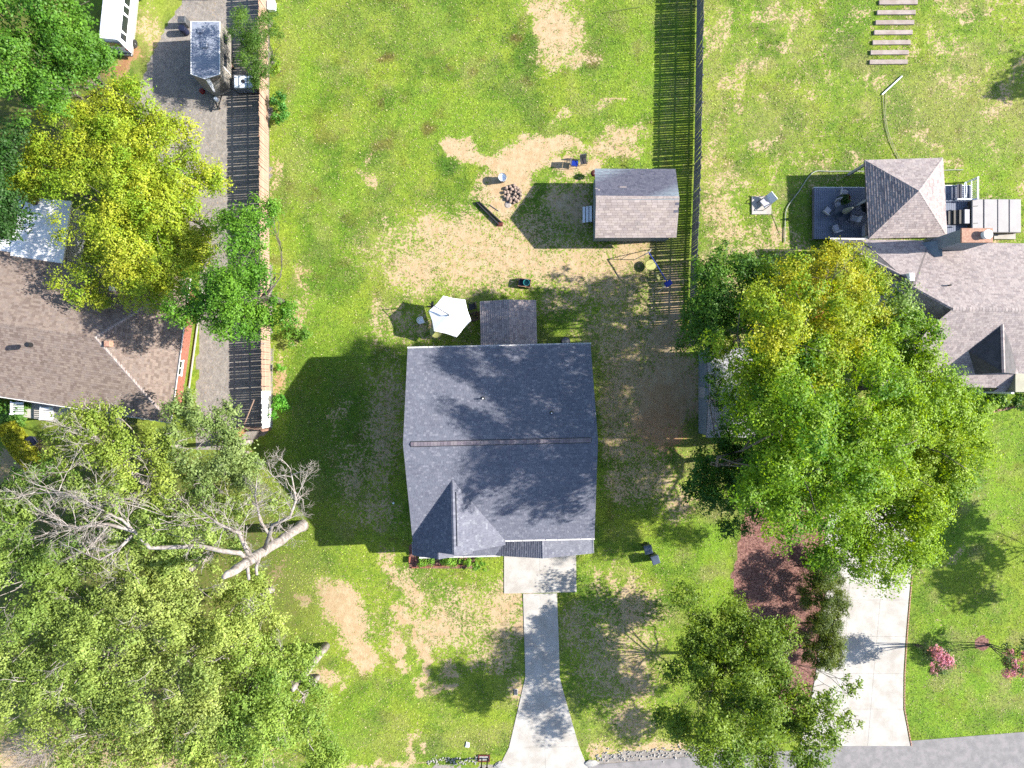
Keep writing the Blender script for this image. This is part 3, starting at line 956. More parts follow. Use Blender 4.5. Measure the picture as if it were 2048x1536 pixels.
    # gable ends
    for sx in (-1, 1):
        mb = MB()
        x0, x1 = sx * (half - o), sx * (half - o - .2)
        za, zb = HE - .14, HR - .2
        pts = [L(x0, yn - o, za - .1), L(x0, ys + o, za - .3), L(x0, 0, zb)] + [L(x1, yn - o, za - .1), L(x1, ys + o, za - .3), L(x1, 0, zb)]
        mb.add(pts, [(0, 1, 2), (3, 5, 4), (0, 3, 4, 1), (1, 4, 5, 2), (2, 5, 3, 0)])
        mb.build("gable_wall", "offwhite_wall", root)
    wing = wall_box(root, [L(xl + o, ys + 1, 0), L(xr - o, ys + 1, 0), L(xr - o, fr1 + .35, 0), L(xl + o, fr1 + .35, 0)], 0, hs - .1, "offwhite_wall")
    MB().add([L(xl + o, fr1 + .3, hs - .2), L(xr - o, fr1 + .3, hs - .2), L(xm, fr1 + .3, hw - .2), L(xl + o, fr1 + .5, hs - .2), L(xr - o, fr1 + .5, hs - .2), L(xm, fr1 + .5, hw - .2)],
             [(0, 1, 2), (3, 5, 4), (0, 3, 4, 1), (1, 4, 5, 2), (2, 5, 3, 0)]).build("gable_wall", "offwhite_wall", root)
    # low porch roof and garage gable in front
    hp = 3.0
    pf = (W(920, 1112.5, hp) - ctr).dot(ey)
    pl0, pl1 = (W(839, 1112, hp) - ctr).dot(ex), (W(1000, 1108, hp) - ctr).dot(ex)
    yb = ys + .3
    pz = hp + (yb - pf) * .3
    porch = roof(root, [[L(pl0, pf, hp), L(pl1 + .3, pf, hp), L(pl1 + .3, yb, pz), L(pl0, yb, pz)]], "shingle_charcoal", .155, .21, name="porch_roof")
    gutter(root, L(pl0, pf, hp - .01), L(pl1, pf, hp - .01), side=1)
    xg = (W(1085, 1115, 4.3) - ctr).dot(ex)
    g0, g1 = (W(990, 1108, hp) - ctr).dot(ex), (W(1185, 1102, hp) - ctr).dot(ex)
    hg = hp + .36 * (g1 - xg)
    gf = (W(1085, 1117, hg) - ctr).dot(ey)
    gf_e = gf - .05
    gar = roof(root, [[L(g0, gf_e, hp), L(xg, gf, hg), L(xg, yb, hg), L(g0, yb, hp)],
                      [L(xg, gf, hg), L(g1, gf_e, hp), L(g1, yb, hp), L(xg, yb, hg)]], "shingle_charcoal", .155, .21, name="garage_roof")
    cap_line(root, L(xg, yb, hg), L(xg, gf, hg), "shingle_charcoal", .13, parent=gar)
    gutter(root, L(g1, gf_e, hp - .02), L(g1, yb, hp - .02), hangers=False, side=1)
    gw = wall_box(root, [L(g0 + .8, yb, 0), L(g1 - .35, yb, 0), L(g1 - .35, gf + .5, 0), L(g0 + .8, gf + .5, 0)], 0, hp - .12, "offwhite_wall", "garage_wall")
    a_, b_ = L(g0 + .8, gf + .5, 0), L(g1 - .35, gf + .5, 0)
    opening(root, a_, b_, .03, 2.3, "garage_door", .12, .9)
    a_, b_ = L(xl + o, fr1 + .35, 0), L(xr - o, fr1 + .35, 0)
    opening(root, a_, b_, .3, 2.4, "front_door", .72, .86)
    opening(root, a_, b_, .9, 2.3, "window", .2, .5)
    opening(root, a_, b_, 3.6, 5.0, "window", .3, .62)
    a_, b_ = L(half - o, ys + o, 0), L(half - o, yn - o, 0)
    for t in (.2, .7):
        opening(root, a_, b_, .9, 2.3, "window", t, t + .09)
        opening(root, a_, b_, 3.7, 5.0, "window", t, t + .09)
    a_, b_ = L(-half + o, yn - o, 0), L(-half + o, ys + o, 0)
    for t in (.25, .65):
        opening(root, a_, b_, 3.7, 5.0, "window", t, t + .09)
        opening(root, a_, b_, .9, 2.3, "window", t, t + .09)
    a_, b_ = L(half - o, yn - o, 0), L(-half + o, yn - o, 0)
    for t in (.12, .72):
        opening(root, a_, b_, .9, 2.3, "window", t, t + .12)
        opening(root, a_, b_, 3.7, 5.0, "window", t, t + .12)
    for x in (pl0 + .2, -1.9):
        p = L(x, pf + .25, 0)
        MB().box(p.x - .08, p.x + .08, p.y - .08, p.y + .08, 0, hp - .16).build("porch_post", "white", root)
    MB().prism([tuple(L(pl0 + .1, pf + .05, 0))[:2], tuple(L(g0 + .7, pf + .05, 0))[:2], tuple(L(g0 + .7, yb - .9, 0))[:2], tuple(L(pl0 + .1, yb - .9, 0))[:2]], -.05, .17).build("porch_floor", "concrete", root)
    MB().box(*sorted((W(820, 1120).x - .05, W(820, 1120).x + .03)), W(820, 1124).y, W(820, 1112).y, 0, .35).build("brick_pier", "brick_red", root)
    # covered porch at the back: gable with its ridge running away from the house
    hb0, hb1 = 2.7, 3.55
    xw, xe = (W(961, 650, hb0) - ctr).dot(ex), (W(1073, 650, hb0) - ctr).dot(ex)
    xq = (W(1019, 650, hb1) - ctr).dot(ex)
    yt = (W(1018, 599, hb1) - ctr).dot(ey)
    y0 = yn - o + .02
    bk = roof(root, [[L(xw, y0, hb0), L(xw, yt, hb0), L(xq, yt, hb1), L(xq, y0, hb1)],
                     [L(xq, y0, hb1), L(xq, yt, hb1), L(xe, yt, hb0), L(xe, y0, hb0)]], "shingle_taupe", .19, .3, name="back_porch_roof", lift=.03)
    cap_line(root, L(xq, yt, hb1), L(xq, y0, hb1), "shingle_taupe", .15, parent=bk)
    for x, y in ((xw + .25, yt - .3), (xe - .25, yt - .3)):
        p = L(x, y, 0)
        MB().box(p.x - .07, p.x + .07, p.y - .07, p.y + .07, 0, hb0 - .1).build("porch_post", "white", root)
    MB().prism([tuple(L(xw + .15, y0, 0))[:2], tuple(L(xe - .15, y0, 0))[:2], tuple(L(xe - .15, yt - .2, 0))[:2], tuple(L(xw + .15, yt - .2, 0))[:2]], -.05, .12).build("porch_floor", "concrete", root)
    return root
build_house()

# ------------------------------------------------------------------ garden shed
def build_shed():
    he, hr = 3.05, 4.35
    NW, NE, SE, SW = W(1189.5, 337, he), W(1351, 338, he), W(1353, 475, he), W(1190, 475.5, he)
    RW, RE = W(1192, 400, hr), W(1359, 397, hr)
    ctr = Vector(((NW.x + SE.x) / 2, (NW.y + SE.y) / 2, 0))
    root = thing("garden_shed", "grey garden shed with half dark, half pale pinkish shingle roof", "shed", ctr)
    faces = [[RW, RE, NE, NW], [SW, SE, RE, RW]]
    mbd = MB()
    for f in faces:
        n, u, v = face_basis(f)
        p = [q - n * .008 for q in f]
        if (p[1] - p[0]).cross(p[2] - p[1]).z < 0:
            p.reverse()
        mbd.slab(p, .13)
    rf = mbd.build("roof", "grey_wall", root)
    mb = MB()
    shingles(mb, [RW.lerp(NW, .12), RE.lerp(NE, .06), NE, NW], .14, .17, .016, 3)
    o = mb.build("shingles", "shingle_slate", rf)
    o["kind"] = "stuff"
    # pale replacement strips on the dark slope
    n, u, v = face_basis(faces[0])
    for (px, py, w_) in ((1222, 341, 2.6), (1205, 351, 1.2), (1194, 347, .5), (1246, 374.5, .55), (1193, 377, .2), (1198, 380.5, .15)):
        p = onp(px, py, plane3(*faces[0][:3])) + n * .02
        k = MB().add([p - u * w_ / 2 - v * .06, p + u * w_ / 2 - v * .06, p + u * w_ / 2 + v * .06, p - u * w_ / 2 + v * .06,
                      p - u * w_ / 2 - v * .06 + n * .012, p + u * w_ / 2 - v * .06 + n * .012, p + u * w_ / 2 + v * .06 + n * .006, p - u * w_ / 2 + v * .06 + n * .006],
                     [(4, 5, 6, 7), (0, 1, 5, 4), (1, 2, 6, 5), (2, 3, 7, 6), (3, 0, 4, 7)])
        k.build("replaced_shingle", "shingle_pale", rf)
    # single shingles of the pale slope
    n, u, v = face_basis(faces[1])
    # course across, slope length
    Ls = (RW - SW).length
    e0 = (SE - SW).normalized()
    nrow = 15
    ex_ = Ls / nrow
    width = .46
    me = None
    cut = {}
    for r_ in range(nrow):
        a = SW.lerp(RW, r_ / nrow)
        b = SE.lerp(RE, r_ / nrow)
        L_ = (b - a).length
        x = -random.random() * width * .9
        while x < L_ - .02:
            x0, x1 = max(x, 0), min(x + width, L_)
            w_ = x1 - x0
            if w_ > .05:
                key = round(w_, 2)
                if key not in cut:
                    m_ = MB().add([(0, 0, -.005), (key - .012, 0, -.005), (key - .012, ex_ * 1.02, -.005), (0, ex_ * 1.02, -.005),
                                   (0, 0, .03), (key - .012, 0, .03), (key - .012, ex_ * 1.02, .006), (0, ex_ * 1.02, .006)],
                                  [(4, 5, 6, 7), (0, 1, 5, 4), (1, 2, 6, 5), (2, 3, 7, 6), (3, 0, 4, 7)])
                    o = m_.build("shingle", "shingle_pale", rf, local=True)
                    cut[key] = o.data
                else:
                    o = bpy.data.objects.new("shingle", cut[key])
                    COL.objects.link(o)
                    o.parent = rf
                if L_ - x1 < .05 and r_ in (10, 11, 13):
                    o.data = o.data.copy()
                    o.data.materials[0] = MATS["shingle_slate"]
                R = Matrix((u, v, n)).transposed()
                o.location = a + e0 * x0 - ORIGIN[root.name] + n * random.uniform(.0, .006)
                o.rotation_euler = R.to_euler()
            x += width
    mb = MB()
    q0, q1 = RW.lerp(NW, .13), RE.lerp(NE, .07)
    shingles(mb, [RW, RE, q1, q0], .16, .11, .03, 9)
    o = mb.build("ridge_cap", "shingle_pale", rf)
    o["kind"] = "stuff"
    x0, x1, y0, y1 = NW.x + .22, SE.x - .25, SE.y + .28, NW.y - .28
    wall = wall_box(root, [(x0, y0), (x1, y0), (x1, y1), (x0, y1)], .15, he - .1, "grey_wall")
    yr = RW.y
    for xx, xi in ((x0, x0 + .1), (x1, x1 - .1)):
        mb = MB()
        mb.add([(xx, y0, he - .12), (xx, y1, he - .12), (xx, yr, hr - .2), (xi, y0, he - .12), (xi, y1, he - .12), (xi, yr, hr - .2)],
               [(0, 1, 2), (3, 5, 4), (0, 3, 4, 1), (1, 4, 5, 2), (2, 5, 3, 0)])
        mb.build("gable_wall", "grey_wall", root)
    for xx in (x0 + .2, (x0 + x1) / 2, x1 - .2):
        MB().box(xx - .1, xx + .1, y0 + .05, y1 - .05, -.05, .15).build("skid", "wood_brown", root)
    for i in range(4):
        xx = x0 + .25 + i * 1.65
        MB().box(xx, xx + 1.0, y0 - .012, y0 + .01, he - .32, he - .24).build("eave_vent", "dark_metal", root)
    dy = W(1175, 430).y
    dr = MB().box(x0 - .03, x0 + .01, dy - .75, dy + .75, .2, 2.2).build("door", "offwhite_wall", root)
    for s in (-1, 1):
        MB().box(x0 - .045, x0 - .025, dy + s * .38 - .3, dy + s * .38 + .3, .35, 2.05).build("door_panel", "grey_wall", dr)
    # steps
    st = thing("shed_steps", "short pale wooden steps at the door of the grey shed", "steps", (x0 - .45, dy, 0))
    for i in range(3):
        xa = x0 - .27 - i * .27
        MB().bbox(xa - .1, xa + .12, dy - .68, dy + .68, .40 - .15 * i, .44 - .15 * i, .008).build("tread", "white", st)
    for s in (-1, 1):
        MB().add([(x0 - .05, dy + s * .6, .0), (x0 - .05, dy + s * .6, .40), (x0 - .9, dy + s * .6, .0), (x0 - .05, dy + s * .63, .0), (x0 - .05, dy + s * .63, .40), (x0 - .9, dy + s * .63, .0)],
                 [(0, 1, 2), (3, 5, 4), (0, 3, 4, 1), (1, 4, 5, 2), (2, 5, 3, 0)]).build("stringer", "grey_board", st)
build_shed()

# ------------------------------------------------------------------ fences
def fence(label, path, h, board, frame, pitch=.205, gap=.026, side=1, switch=None, z0=.05):
    base = W(*path[0])
    root = thing("board_fence", label, "fence", base)
    me = {}
    up = Vector((0, 0, 1))
    for (p, q) in zip(path[:-1], path[1:]):
        a, b = W(*p), W(*q)
        d = b - a
        L = d.length
        d = d.normalized()
        nrm = d.cross(up) * side
        ang = math.atan2(d.y, d.x)
        n = int(L / pitch)
        for i in range(n):
            c = a + d * ((i + .5) * pitch + random.uniform(-.012, .012))
            mt = board
            if switch and c.y < switch[0]:
                mt = switch[1]
            var = random.randrange(3)
            if (mt, var) not in me:
                w = pitch - gap + (-.012, 0, .01)[var]
                hh = h + (-.015, .0, .02)[var]
                pts = [(-w / 2, 0), (w / 2, 0), (w / 2, hh - .05), (w / 2 - .03, hh), (-w / 2 + .03, hh), (-w / 2, hh - .05)]
                m_ = MB().add([(x, -.01, z) for x, z in pts] + [(x, .01, z) for x, z in pts],
                              [(0, 1, 2, 3, 4, 5), (11, 10, 9, 8, 7, 6)] + [(i2, (i2 + 1) % 6 + 0, 6 + (i2 + 1) % 6, 6 + i2)[::-1] for i2 in range(6)])
                o = m_.build("picket", mt, root, local=True)
                me[(mt, var)] = o.data
            else:
                o = bpy.data.objects.new("picket", me[(mt, var)])
                COL.objects.link(o)
                o.parent = root
            o.location = c + nrm * .03 - base + up * (z0 + random.uniform(-.012, .012))
            o.rotation_euler = (random.uniform(-.02, .02), random.uniform(-.014, .014), ang + random.uniform(-.03, .03))
        k = max(1, round(L / 2.44))
        for i in range(k + 1):
            c = a + d * (L * i / k) - nrm * .05
            M = Matrix.Translation(c) @ Matrix.Rotation(ang, 4, 'Z')
            MB().box(-.05, .05, -.05, .05, -.2, h - .02, M).build("post", frame, root)
        for z in (.3, h * .5, h - .25):
            for i in range(k):
                c0 = a + d * (L * i / k)
                M = Matrix.Translation(c0) @ Matrix.Rotation(ang, 4, 'Z')
                y0, y1 = (-.02, .02)
                off = -side * -0.0
                MB().box(.0, L / k - .004, -.02 - .0, .018, z - .045, z + .045, M).build("rail", frame, root)
    return root
FH = 2.2
fence("tall grey board fence between the sandy yard and the planked lawn", [(1395, -40), (1389, 330), (1382, 520), (1378, 690)], FH, "grey_board", "grey_board", side=1)
fence("tan board fence along the gravel drive with a bright white last stretch", [(535, -40), (537, 400), (542, 857)], FH, "tan_board", "tan_frame", side=-1, gap=.018, switch=(W(540, 781).y, "white_board"))
fence("short tan fence return running from the white boards to the gate", [(541, 858), (492, 852)], FH * .9, "tan_board", "tan_frame", side=1)

def build_gate():
    g = W(494, 868)
    root = thing("wooden_gate", "orange-brown wooden gate standing open beside the white fence end", "gate", g)
    a, b = W(498, 858), W(467, 890)
    d = (b - a)
    L = d.length
    ang = math.atan2(d.y, d.x)
    M = Matrix.Translation(a) @ Matrix.Rotation(ang, 4, 'Z')
    n = 9
    for i in range(n):
        w = L / n
        MB().box(i * w, i * w + w - .015, -.012, .012, .12, 1.85, M).build("board", "orange_board", root)
    for z in (.4, 1.5):
        MB().box(0, L, .014, .05, z, z + .09, M).build("rail", "tan_frame", root)
    MB().box(-.1, 0, -.05, .05, 0, 2.0, M).build("post", "tan_frame", root)
    p = W(500, 902)
    root2 = thing("fence_rail", "loose pale timber rail on posts below the open gate", "fence", p)
    a, b = W(470, 899), W(506, 903)
    d = (b - a)
    M = Matrix.Translation(a) @ Matrix.Rotation(math.atan2(d.y, d.x), 4, 'Z')
    MB().box(0, d.length, -.1, .1, .75, .82, M).build("rail", "plank_path", root2)
    for x in (.1, d.length - .2):
        MB().box(x, x + .1, -.05, .05, 0, .75, M).build("post", "tan_frame", root2)
    # brace from the gate post
    q = MB()
    q.tube([W(508, 800, 2.0), W(489, 848, 1.0)], .05, 6)
    tag(q.build("fence_brace", "tan_board"), "slanted timber brace leaning on the white fence boards", "brace")
    # cords along the fence
    r = thing("clothes_line", "pair of pale cords strung along the tan and white fence", "cord", W(545, 780))
    for dx in (0, 7):
        mb = MB()
        pts = []
        for i in range(13):
            t = i / 12
            pts.append(W(541 + dx * (1 - t * .9) - 3 * t, 690 + 160 * t, 2.25 - .12 * math.sin(math.pi * t)))
        mb.tube(pts, .012, 5)
        mb.build("cord", "hose_pale", r)
    for y in (690, 850):
        p = W(542, y)
        MB().box(p.x - .04, p.x + .3, p.y - .04, p.y + .04, 2.18, 2.26).build("cross_arm", "plank_path", r)
build_gate()

# ------------------------------------------------------------------ brick house on the west side
def build_west_house():
    he, hr = 2.9, 5.2
    SE, NE = W(339, 844, he), W(378, 557, he)
    SWp, NWp = W(-190, 763, he), W(-150, 477, he)
    ap = W(190, 675, hr)
    apw = W(-190, 617, hr)
    root = thing("house", "brick house with a weathered brown hip roof under the western trees", "house", Vector((SE.x - 5, (SE.y + NE.y) / 2, 0)))
    rf = roof(root, [[SE, NE, ap], [SWp, SE, ap, apw], [NE, NWp, apw, ap]], "shingle_brown", .2, .26, lift=.03)
    cap_line(root, ap, SE, "shingle_pale", .16, .3, parent=rf)
    cap_line(root, ap, NE, "shingle_pale", .16, .3, parent=rf)
    cap_line(root, apw, ap, "shingle_brown", .16, .3, parent=rf)
    ex = (SE - SWp).normalized()
    ey = (NE - SE).normalized()
    o = .55
    c0, c1 = SE - ex * o + ey * o, NE - ex * o - ey * o
    c2, c3 = NWp + ex * o - ey * o, SWp + ex * o + ey * o
    wall = wall_box(root, [c0, c1, c2, c3], 0, he - .12, "mortar")
    # brick courses of the east wall: bricks proud of the mortar
    d = (c1 - c0)
    L = d.length
    ang = math.atan2(d.y, d.x)
    mb = MB()
    M = Matrix.Translation(Vector((c0.x, c0.y, 0))) @ Matrix.Rotation(ang, 4, 'Z')
    for r in range(34):
        z = .06 + r * .08
        x = -.12 * (r % 2)
        while x < L - .02:
            a, b = max(x, 0), min(x + .225, L)
            if b - a > .04:
                mb.box(a, b - .012, -.014, .004, z, z + .068, M)
            x += .237
    k = mb.build("brickwork", "brick_red", wall)
    k["kind"] = "stuff"
    gutter(root, SWp - Vector((0, 0, .02)), SE - Vector((0, 0, .02)), hangers=False, side=1)
    gutter(root, SE - Vector((0, 0, .02)), NE - Vector((0, 0, .02)), hangers=False, side=1)
    MB().box(0, L, -.5, -.42, -.02, .12, M).build("foundation_edging", "concrete", root)
    S0, S1 = Vector((c3.x, c3.y, 0)), Vector((c0.x, c0.y, 0))
    for t in (.3, .5, .78):
        opening(root, S0, S1, .8, 2.1, "window", t, t + .07)
    opening(root, Vector((c0.x, c0.y, 0)), Vector((c1.x, c1.y, 0)), .9, 2.0, "window", .3, .42)
    opening(root, S0, S1, .1, 2.2, "front_door", .42, .46)
    # roof fittings
    pl = plane3(NE, ap, apw)
    for (px, py, s, m) in ((222, 688, .3, "brick_pink"), (230, 578, .22, "white")):
        plx = plane3(SE, NE, ap) if px == 222 else pl
        p = onp(px, py, plx)
        MB().bbox(p.x - s, p.x + s * .6, p.y - s * .8, p.y + s * .8, p.z - .3, p.z + .5, .04).build("roof_vent", m, rf)
    p = onp(62, 690, pl)
    MB().tube([p, p + Vector((0, 0, .5))], .2, 8).build("roof_vent", "dark_metal", rf)
    # white flat roof of the rear room
    top = MB()
    top.prism([tuple(W(*q, 3.05))[:2] for q in ((20, 514), (124, 533), (142, 402), (34, 392))], 2.85, 3.05)
    fr = top.build("flat_roof", "flat_roof_white", root)
    MB().prism([tuple(W(*q, 2.95))[:2] for q in ((-80, 498), (21, 510), (25, 478), (-80, 466))], 2.75, 2.95).build("flat_roof", "flat_roof_white", root)
    MB().prism([tuple(W(*q, 3.05))[:2] for q in ((36, 508), (116, 522), (132, 410), (46, 402))], 0, 2.84).build("rear_wall", "offwhite_wall", root)
    # front porch: floor, posts, two white railings
    MB().prism([tuple(W(*q))[:2] for q in ((30, 830), (150, 850), (156, 812), (36, 792))], -.05, .25).build("porch_floor", "concrete", root)
    for (px, py) in ((52, 806), (110, 816)):
        a, b = W(px - 12, py - 2, 0), W(px + 12, py + 20, 0)
        rl = MB()
        x0, x1 = a.x, a.x + 1.0
        for y in (a.y - .05, a.y - .95):
            rl.box(x0, x1, y - .05, y + .05, 1.0, 1.08)
        rl.box(x0 - .06, x0 + .06, a.y - 1.0, a.y + .1, 1.0, 1.1).box(x0 - .06, x0 + .06, a.y - 1.05, a.y - .93, .2, 1.2)
        rr = rl.build("porch_railing", "white", root)
        for i in range(5):
            y = a.y - .15 - i * .17
            MB().box(x0 + .08, x1, y - .03, y + .03, .96, 1.0).build("baluster", "white", rr)
build_west_house()

# ------------------------------------------------------------------ east house with its deck and spa
def build_east_house():
    root = thing("house", "rambling house with taupe shingle hips, gables and a tall chimney", "house", W(1900, 620))
    T = "shingle_taupe"
    he = 3.2
    # main north slope by plane
    Aw = W(1662, 478, he)
    N0, N1 = W(1845, 483, he), W(2250, 491, he)
    yN = (N0.y + N1.y) / 2
    hR = 6.7
    R0 = W(1906, 617, hR)
    R1 = R0 + (N1 - N0).normalized() * 18
    plN = plane3(N0, N1, R0)
    V0, V1 = onp(1852, 495, plN), onp(1826, 573, plN)
    Nf = [N0, N1, R1, R0, V1, V0]
    # split into convex pieces
    f1 = [V0, onp(1854, 483.5, plN), N1, R1, R0]
    f2 = [V0, R0, V1]
    P1, P2 = W(1801, 549, 5.35), V1
    E1 = W(1845, 481, he)
    plW = plane3(Aw, E1, P1)          # north-facing slope of the west wing
    f3 = [Aw, E1, onp(1853, 494, plW), onp(1825, 570, plW), P1]
    Q = W(1734, 551, 3.0)
    steep = [Aw, P1, Q]  # face shaped steep to go dark where the wing's cast shadow lies
    low = [W(1734, 552, 3.1), P1 + Vector((0, -.06, -.15)), W(1820, 560, 4.9), W(1822, 578, 4.75), W(1793, 624, 4.1), W(1738, 640, 3.0)]
    plL = plane3(low[0], W(1818, 562, 4.9), low[5])
    low = [onp(*q, plL) for q in ((1734, 552), (1802, 551), (1822, 562), (1824, 578), (1793, 626), (1738, 700))]
    hipw = [V1, R0, W(1862, 650, 4.2), W(1793, 624, 3.2)]
    plh = plane3(V1, R0, W(1793, 624, 3.1))
    hipw = [V1, R0, onp(1863, 652, plh), onp(1800, 650, plh), onp(1793, 624, plh)]
    sS = .6
    S1 = Vector((R1.x, R1.y - 5.9, hR - 5.9 * sS))
    plS = plane3(R0, R1, S1)
    south = [R0, R1, S1, Vector((R0.x - 3.6, R0.y - 5.9, hR - 5.9 * sS)), onp(1863, 652, plS)]
    rf = roof(root, [f1, f2, f3, steep, low, hipw, south], T, .17, .26)
    cap_line(root, R0, R1, T, .15, .25, parent=rf)
    cap_line(root, V1, R0, T, .14, .25, parent=rf)
    cap_line(root, Aw, P1, T, .12, .25, parent=rf)
    v0 = MB()
    dn = plN[0] * .03
    sd = Vector((.16, .05, 0))
    v0.add([V1 + dn - sd, V1 + dn + sd, V0 + dn + sd, V0 + dn - sd, V1 - sd, V1 + sd, V0 + sd, V0 - sd], [(0, 1, 2, 3), (0, 4, 5, 1), (1, 5, 6, 2), (2, 6, 7, 3), (3, 7, 4, 0)])
    v0.build("valley_flashing", "shingle_pale", rf)
    p = onp(1819, 555, plW)
    MB().bbox(p.x - .2, p.x + .2, p.y - .3, p.y + .3, p.z - .3, p.z + .35, .03).build("roof_vent", "white", rf)
    p = onp(1897, 571, plN)
    MB().tube([p - Vector((0, 0, .1)), p + Vector((0, 0, .4))], .06, 8).build("vent_pipe", "dark_metal", rf)
    # front gable
    g0 = onp(2005, 648, plS)
    gz = g0.z
    g1 = W(2008, 745, gz)
    ge = gz - 2.5
    el = W(1945, 749, ge)
    er = W(2040, 749, ge)
    vl, vr = onp(1936, 701, plS), onp(2022, 690, plS)
    fg = roof(root, [[g0, g1, el, vl], [g0, vr, er, g1]], T, .17, .26, name="gable_roof")
    cap_line(root, g0, g1, T, .14, .25, parent=fg)
    # entrance with its cream wall and low porch roof
    a = W(1966, 776)
    MB().box(a.x, a.x + 2.4, a.y - .3, a.y + 1.6, 0, ge + .3).build("entrance_wall", "cream_wall", root)
    MB().box(a.x - .04, a.x + .01, a.y + .2, a.y + .9, 1.0, 2.0).build("window", "white", root)
    MB().box(a.x - .6, a.x - .05, a.y - .55, a.y + 1.5, -.05, .16).build("porch_step", "concrete", root)
    MB().box(a.x - .1, a.x + .1, a.y - .45, a.y - .3, 0, ge).build("porch_post", "white", root)
    q0, q1 = W(2000, 752, 3.6), W(2100, 752, 3.6)
    pr = [W(1986, 783, 2.9), W(2120, 783, 2.9), W(2120, 750, 3.7), W(2038, 750, 3.7)]
    roof(root, [pr], T, .17, .26, name="porch_roof")
    # body
    wall_box(root, [(Aw.x + 1.6, Aw.y - .5), (R1.x, Aw.y - .6), (R1.x, S1.y + .5), (R0.x - 3.0, S1.y + .5), (Aw.x + 3.6, R0.y - 1)], 0, 2.75, "cream_wall")
    gutter(root, Aw - Vector((0, 0, .02)), W(1737, 479, he - .02), hangers=False, side=-1)
    # sunroom: pyramid roof on posts
    c = [W(1729.5, 320.5, he), W(1885.5, 316, he), W(1894, 473.5, he), W(1737.5, 477, he)]
    ap = W(1837.5, 381.7, 5.05)
    pr = roof(root, [[c[0], c[1], ap], [c[1], c[2], ap], [c[2], c[3], ap], [c[3], c[0], ap]], T, .19, .26, name="pavilion_roof", lift=.03)
    for q in c:
        cap_line(root, ap, q, T, .12, .25, parent=pr, lift=.03)
    for q in c:
        i = q.lerp(Vector((ap.x, ap.y, he)), .07)
        MB().box(i.x - .1, i.x + .1, i.y - .1, i.y + .1, .0, he - .12).build("pavilion_post", "offwhite_wall", root)
    j = c[0].lerp(c[3], .5) + Vector((.35, .1, 0))
    MB().box(j.x - .09, j.x + .09, j.y - .09, j.y + .09, 0, he - .1).build("pavilion_post", "offwhite_wall", root)
    # chimney
    x0, x1, y0, y1 = 34.05, 36.35, 10.75, 11.75
    ch = MB().box(x0, x1, y0, y1, 0, 7.0).build("chimney", "grey_wall", root)
    k = MB()
    k.bbox(x0 - .05, x1 + .05, y0 - .05, y1 + .05, 7.0, 7.12, .03)
    k.build("chimney_cap", "brick_pink", ch)
    MB().lathe([(.3, 7.12), (.3, 7.45), (.34, 7.47), (.34, 7.55), (.05, 7.62)], 18, (x0 + 1.7, (y0 + y1) / 2)).build("flue", "white", ch)
    MB().add([(x0 - 1.1, y0 - .6, 3.3), (x0 + .2, y0 - .6, 4.4), (x0 + .2, y1 - .3, 4.3), (x0 - 1.1, y1 - .3, 3.2)], [(0, 1, 2, 3)]).build("cricket", "grey_wall", ch)
    # deck, boards laid one by one
    dk = thing("deck", "blue-grey board deck beside the pavilion of the taupe-roofed house", "deck", W(1684, 426))
    zt = .5
    a, b = W(1629, 375, zt), W(1745, 478, zt)
    n = 28
    me = None
    for i in range(n):
        w = (b.x - a.x) / n
        if me is None:
            o = MB().bbox(0, w - .014, b.y, a.y, zt - .035, zt, .006).build("deck_board", "deck_board", dk)
            me = o.data
        else:
            o = bpy.data.objects.new("deck_board", me)
            COL.objects.link(o)
            o.parent = dk
        o.location = (a.x + i * w, 0, random.uniform(-.003, .003)) if False else Vector((a.x + i * w, 0, random.uniform(-.003, .003)))
    MB().box(a.x - .03, b.x, a.y, a.y + .04, .12, zt - .01).build("rim_board", "white", dk)
    MB().box(a.x - .04, a.x - .005, b.y, a.y, .12, zt - .01).build("rim_board", "grey_board", dk)
    for i in range(4):
        x = a.x + .3 + i * 1.4
        for y in (b.y + .3, a.y - .3):
            MB().box(x - .07, x + .07, y - .07, y + .07, -.05, zt - .04).build("deck_post", "grey_board", dk)
    p0, p1 = W(1746, 345, zt), W(1880, 474, zt)
    MB().box(b.x + .02, p1.x, p1.y, p0.y, .3, zt - .02).build("pavilion_floor", "deck_board", dk)
    # eastern deck
    d2 = thing("deck", "narrow blue-grey deck between the pavilion and the hot tub", "deck", W(1915, 425))
    a, b = W(1884, 371, zt), W(1943, 472, zt)
    n = 15
    me = None
    for i in range(n):
        w = (b.x - a.x) / n
        if me is None:
            o = MB().bbox(0, w - .014, b.y, a.y, zt - .035, zt, .006).build("deck_board", "deck_board", d2)
            me = o.data
        else:
            o = bpy.data.objects.new("deck_board", me)
            COL.objects.link(o)
            o.parent = d2
        o.location = Vector((a.x + i * w, 0, random.uniform(-.003, .003)))
    MB().box(a.x, b.x, a.y, a.y + .04, .1, zt - .01).build("rim_board", "white", d2)
    for x in (a.x + .2, b.x - .2):
        for y in (b.y + .2, a.y - .2):
            MB().box(x - .07, x + .07, y - .07, y + .07, -.05, zt - .04).build("deck_post", "grey_board", d2)
    # white railing of the small stair
    rl = thing("deck_railing", "white balustrade around the bench end of the narrow deck", "railing", W(1930, 385))
    xa, xb = W(1936, 362, .5).x, W(1941, 405, .5).x
    ya, yb = W(1936, 362, .5).y, W(1941, 402, .5).y
    MB().box(xb - .05, xb + .08, yb, ya, 1.38, 1.45).build("top_rail", "white", rl)
    MB().box(xb - .03, xb + .05, yb, ya, .58, .64).build("bottom_rail", "white", rl)
    for i in range(10):
        y = yb + (ya - yb) * (i + .5) / 10
        MB().box(xb - .012, xb + .03, y - .02, y + .02, .64, 1.38).build("baluster", "white", rl)
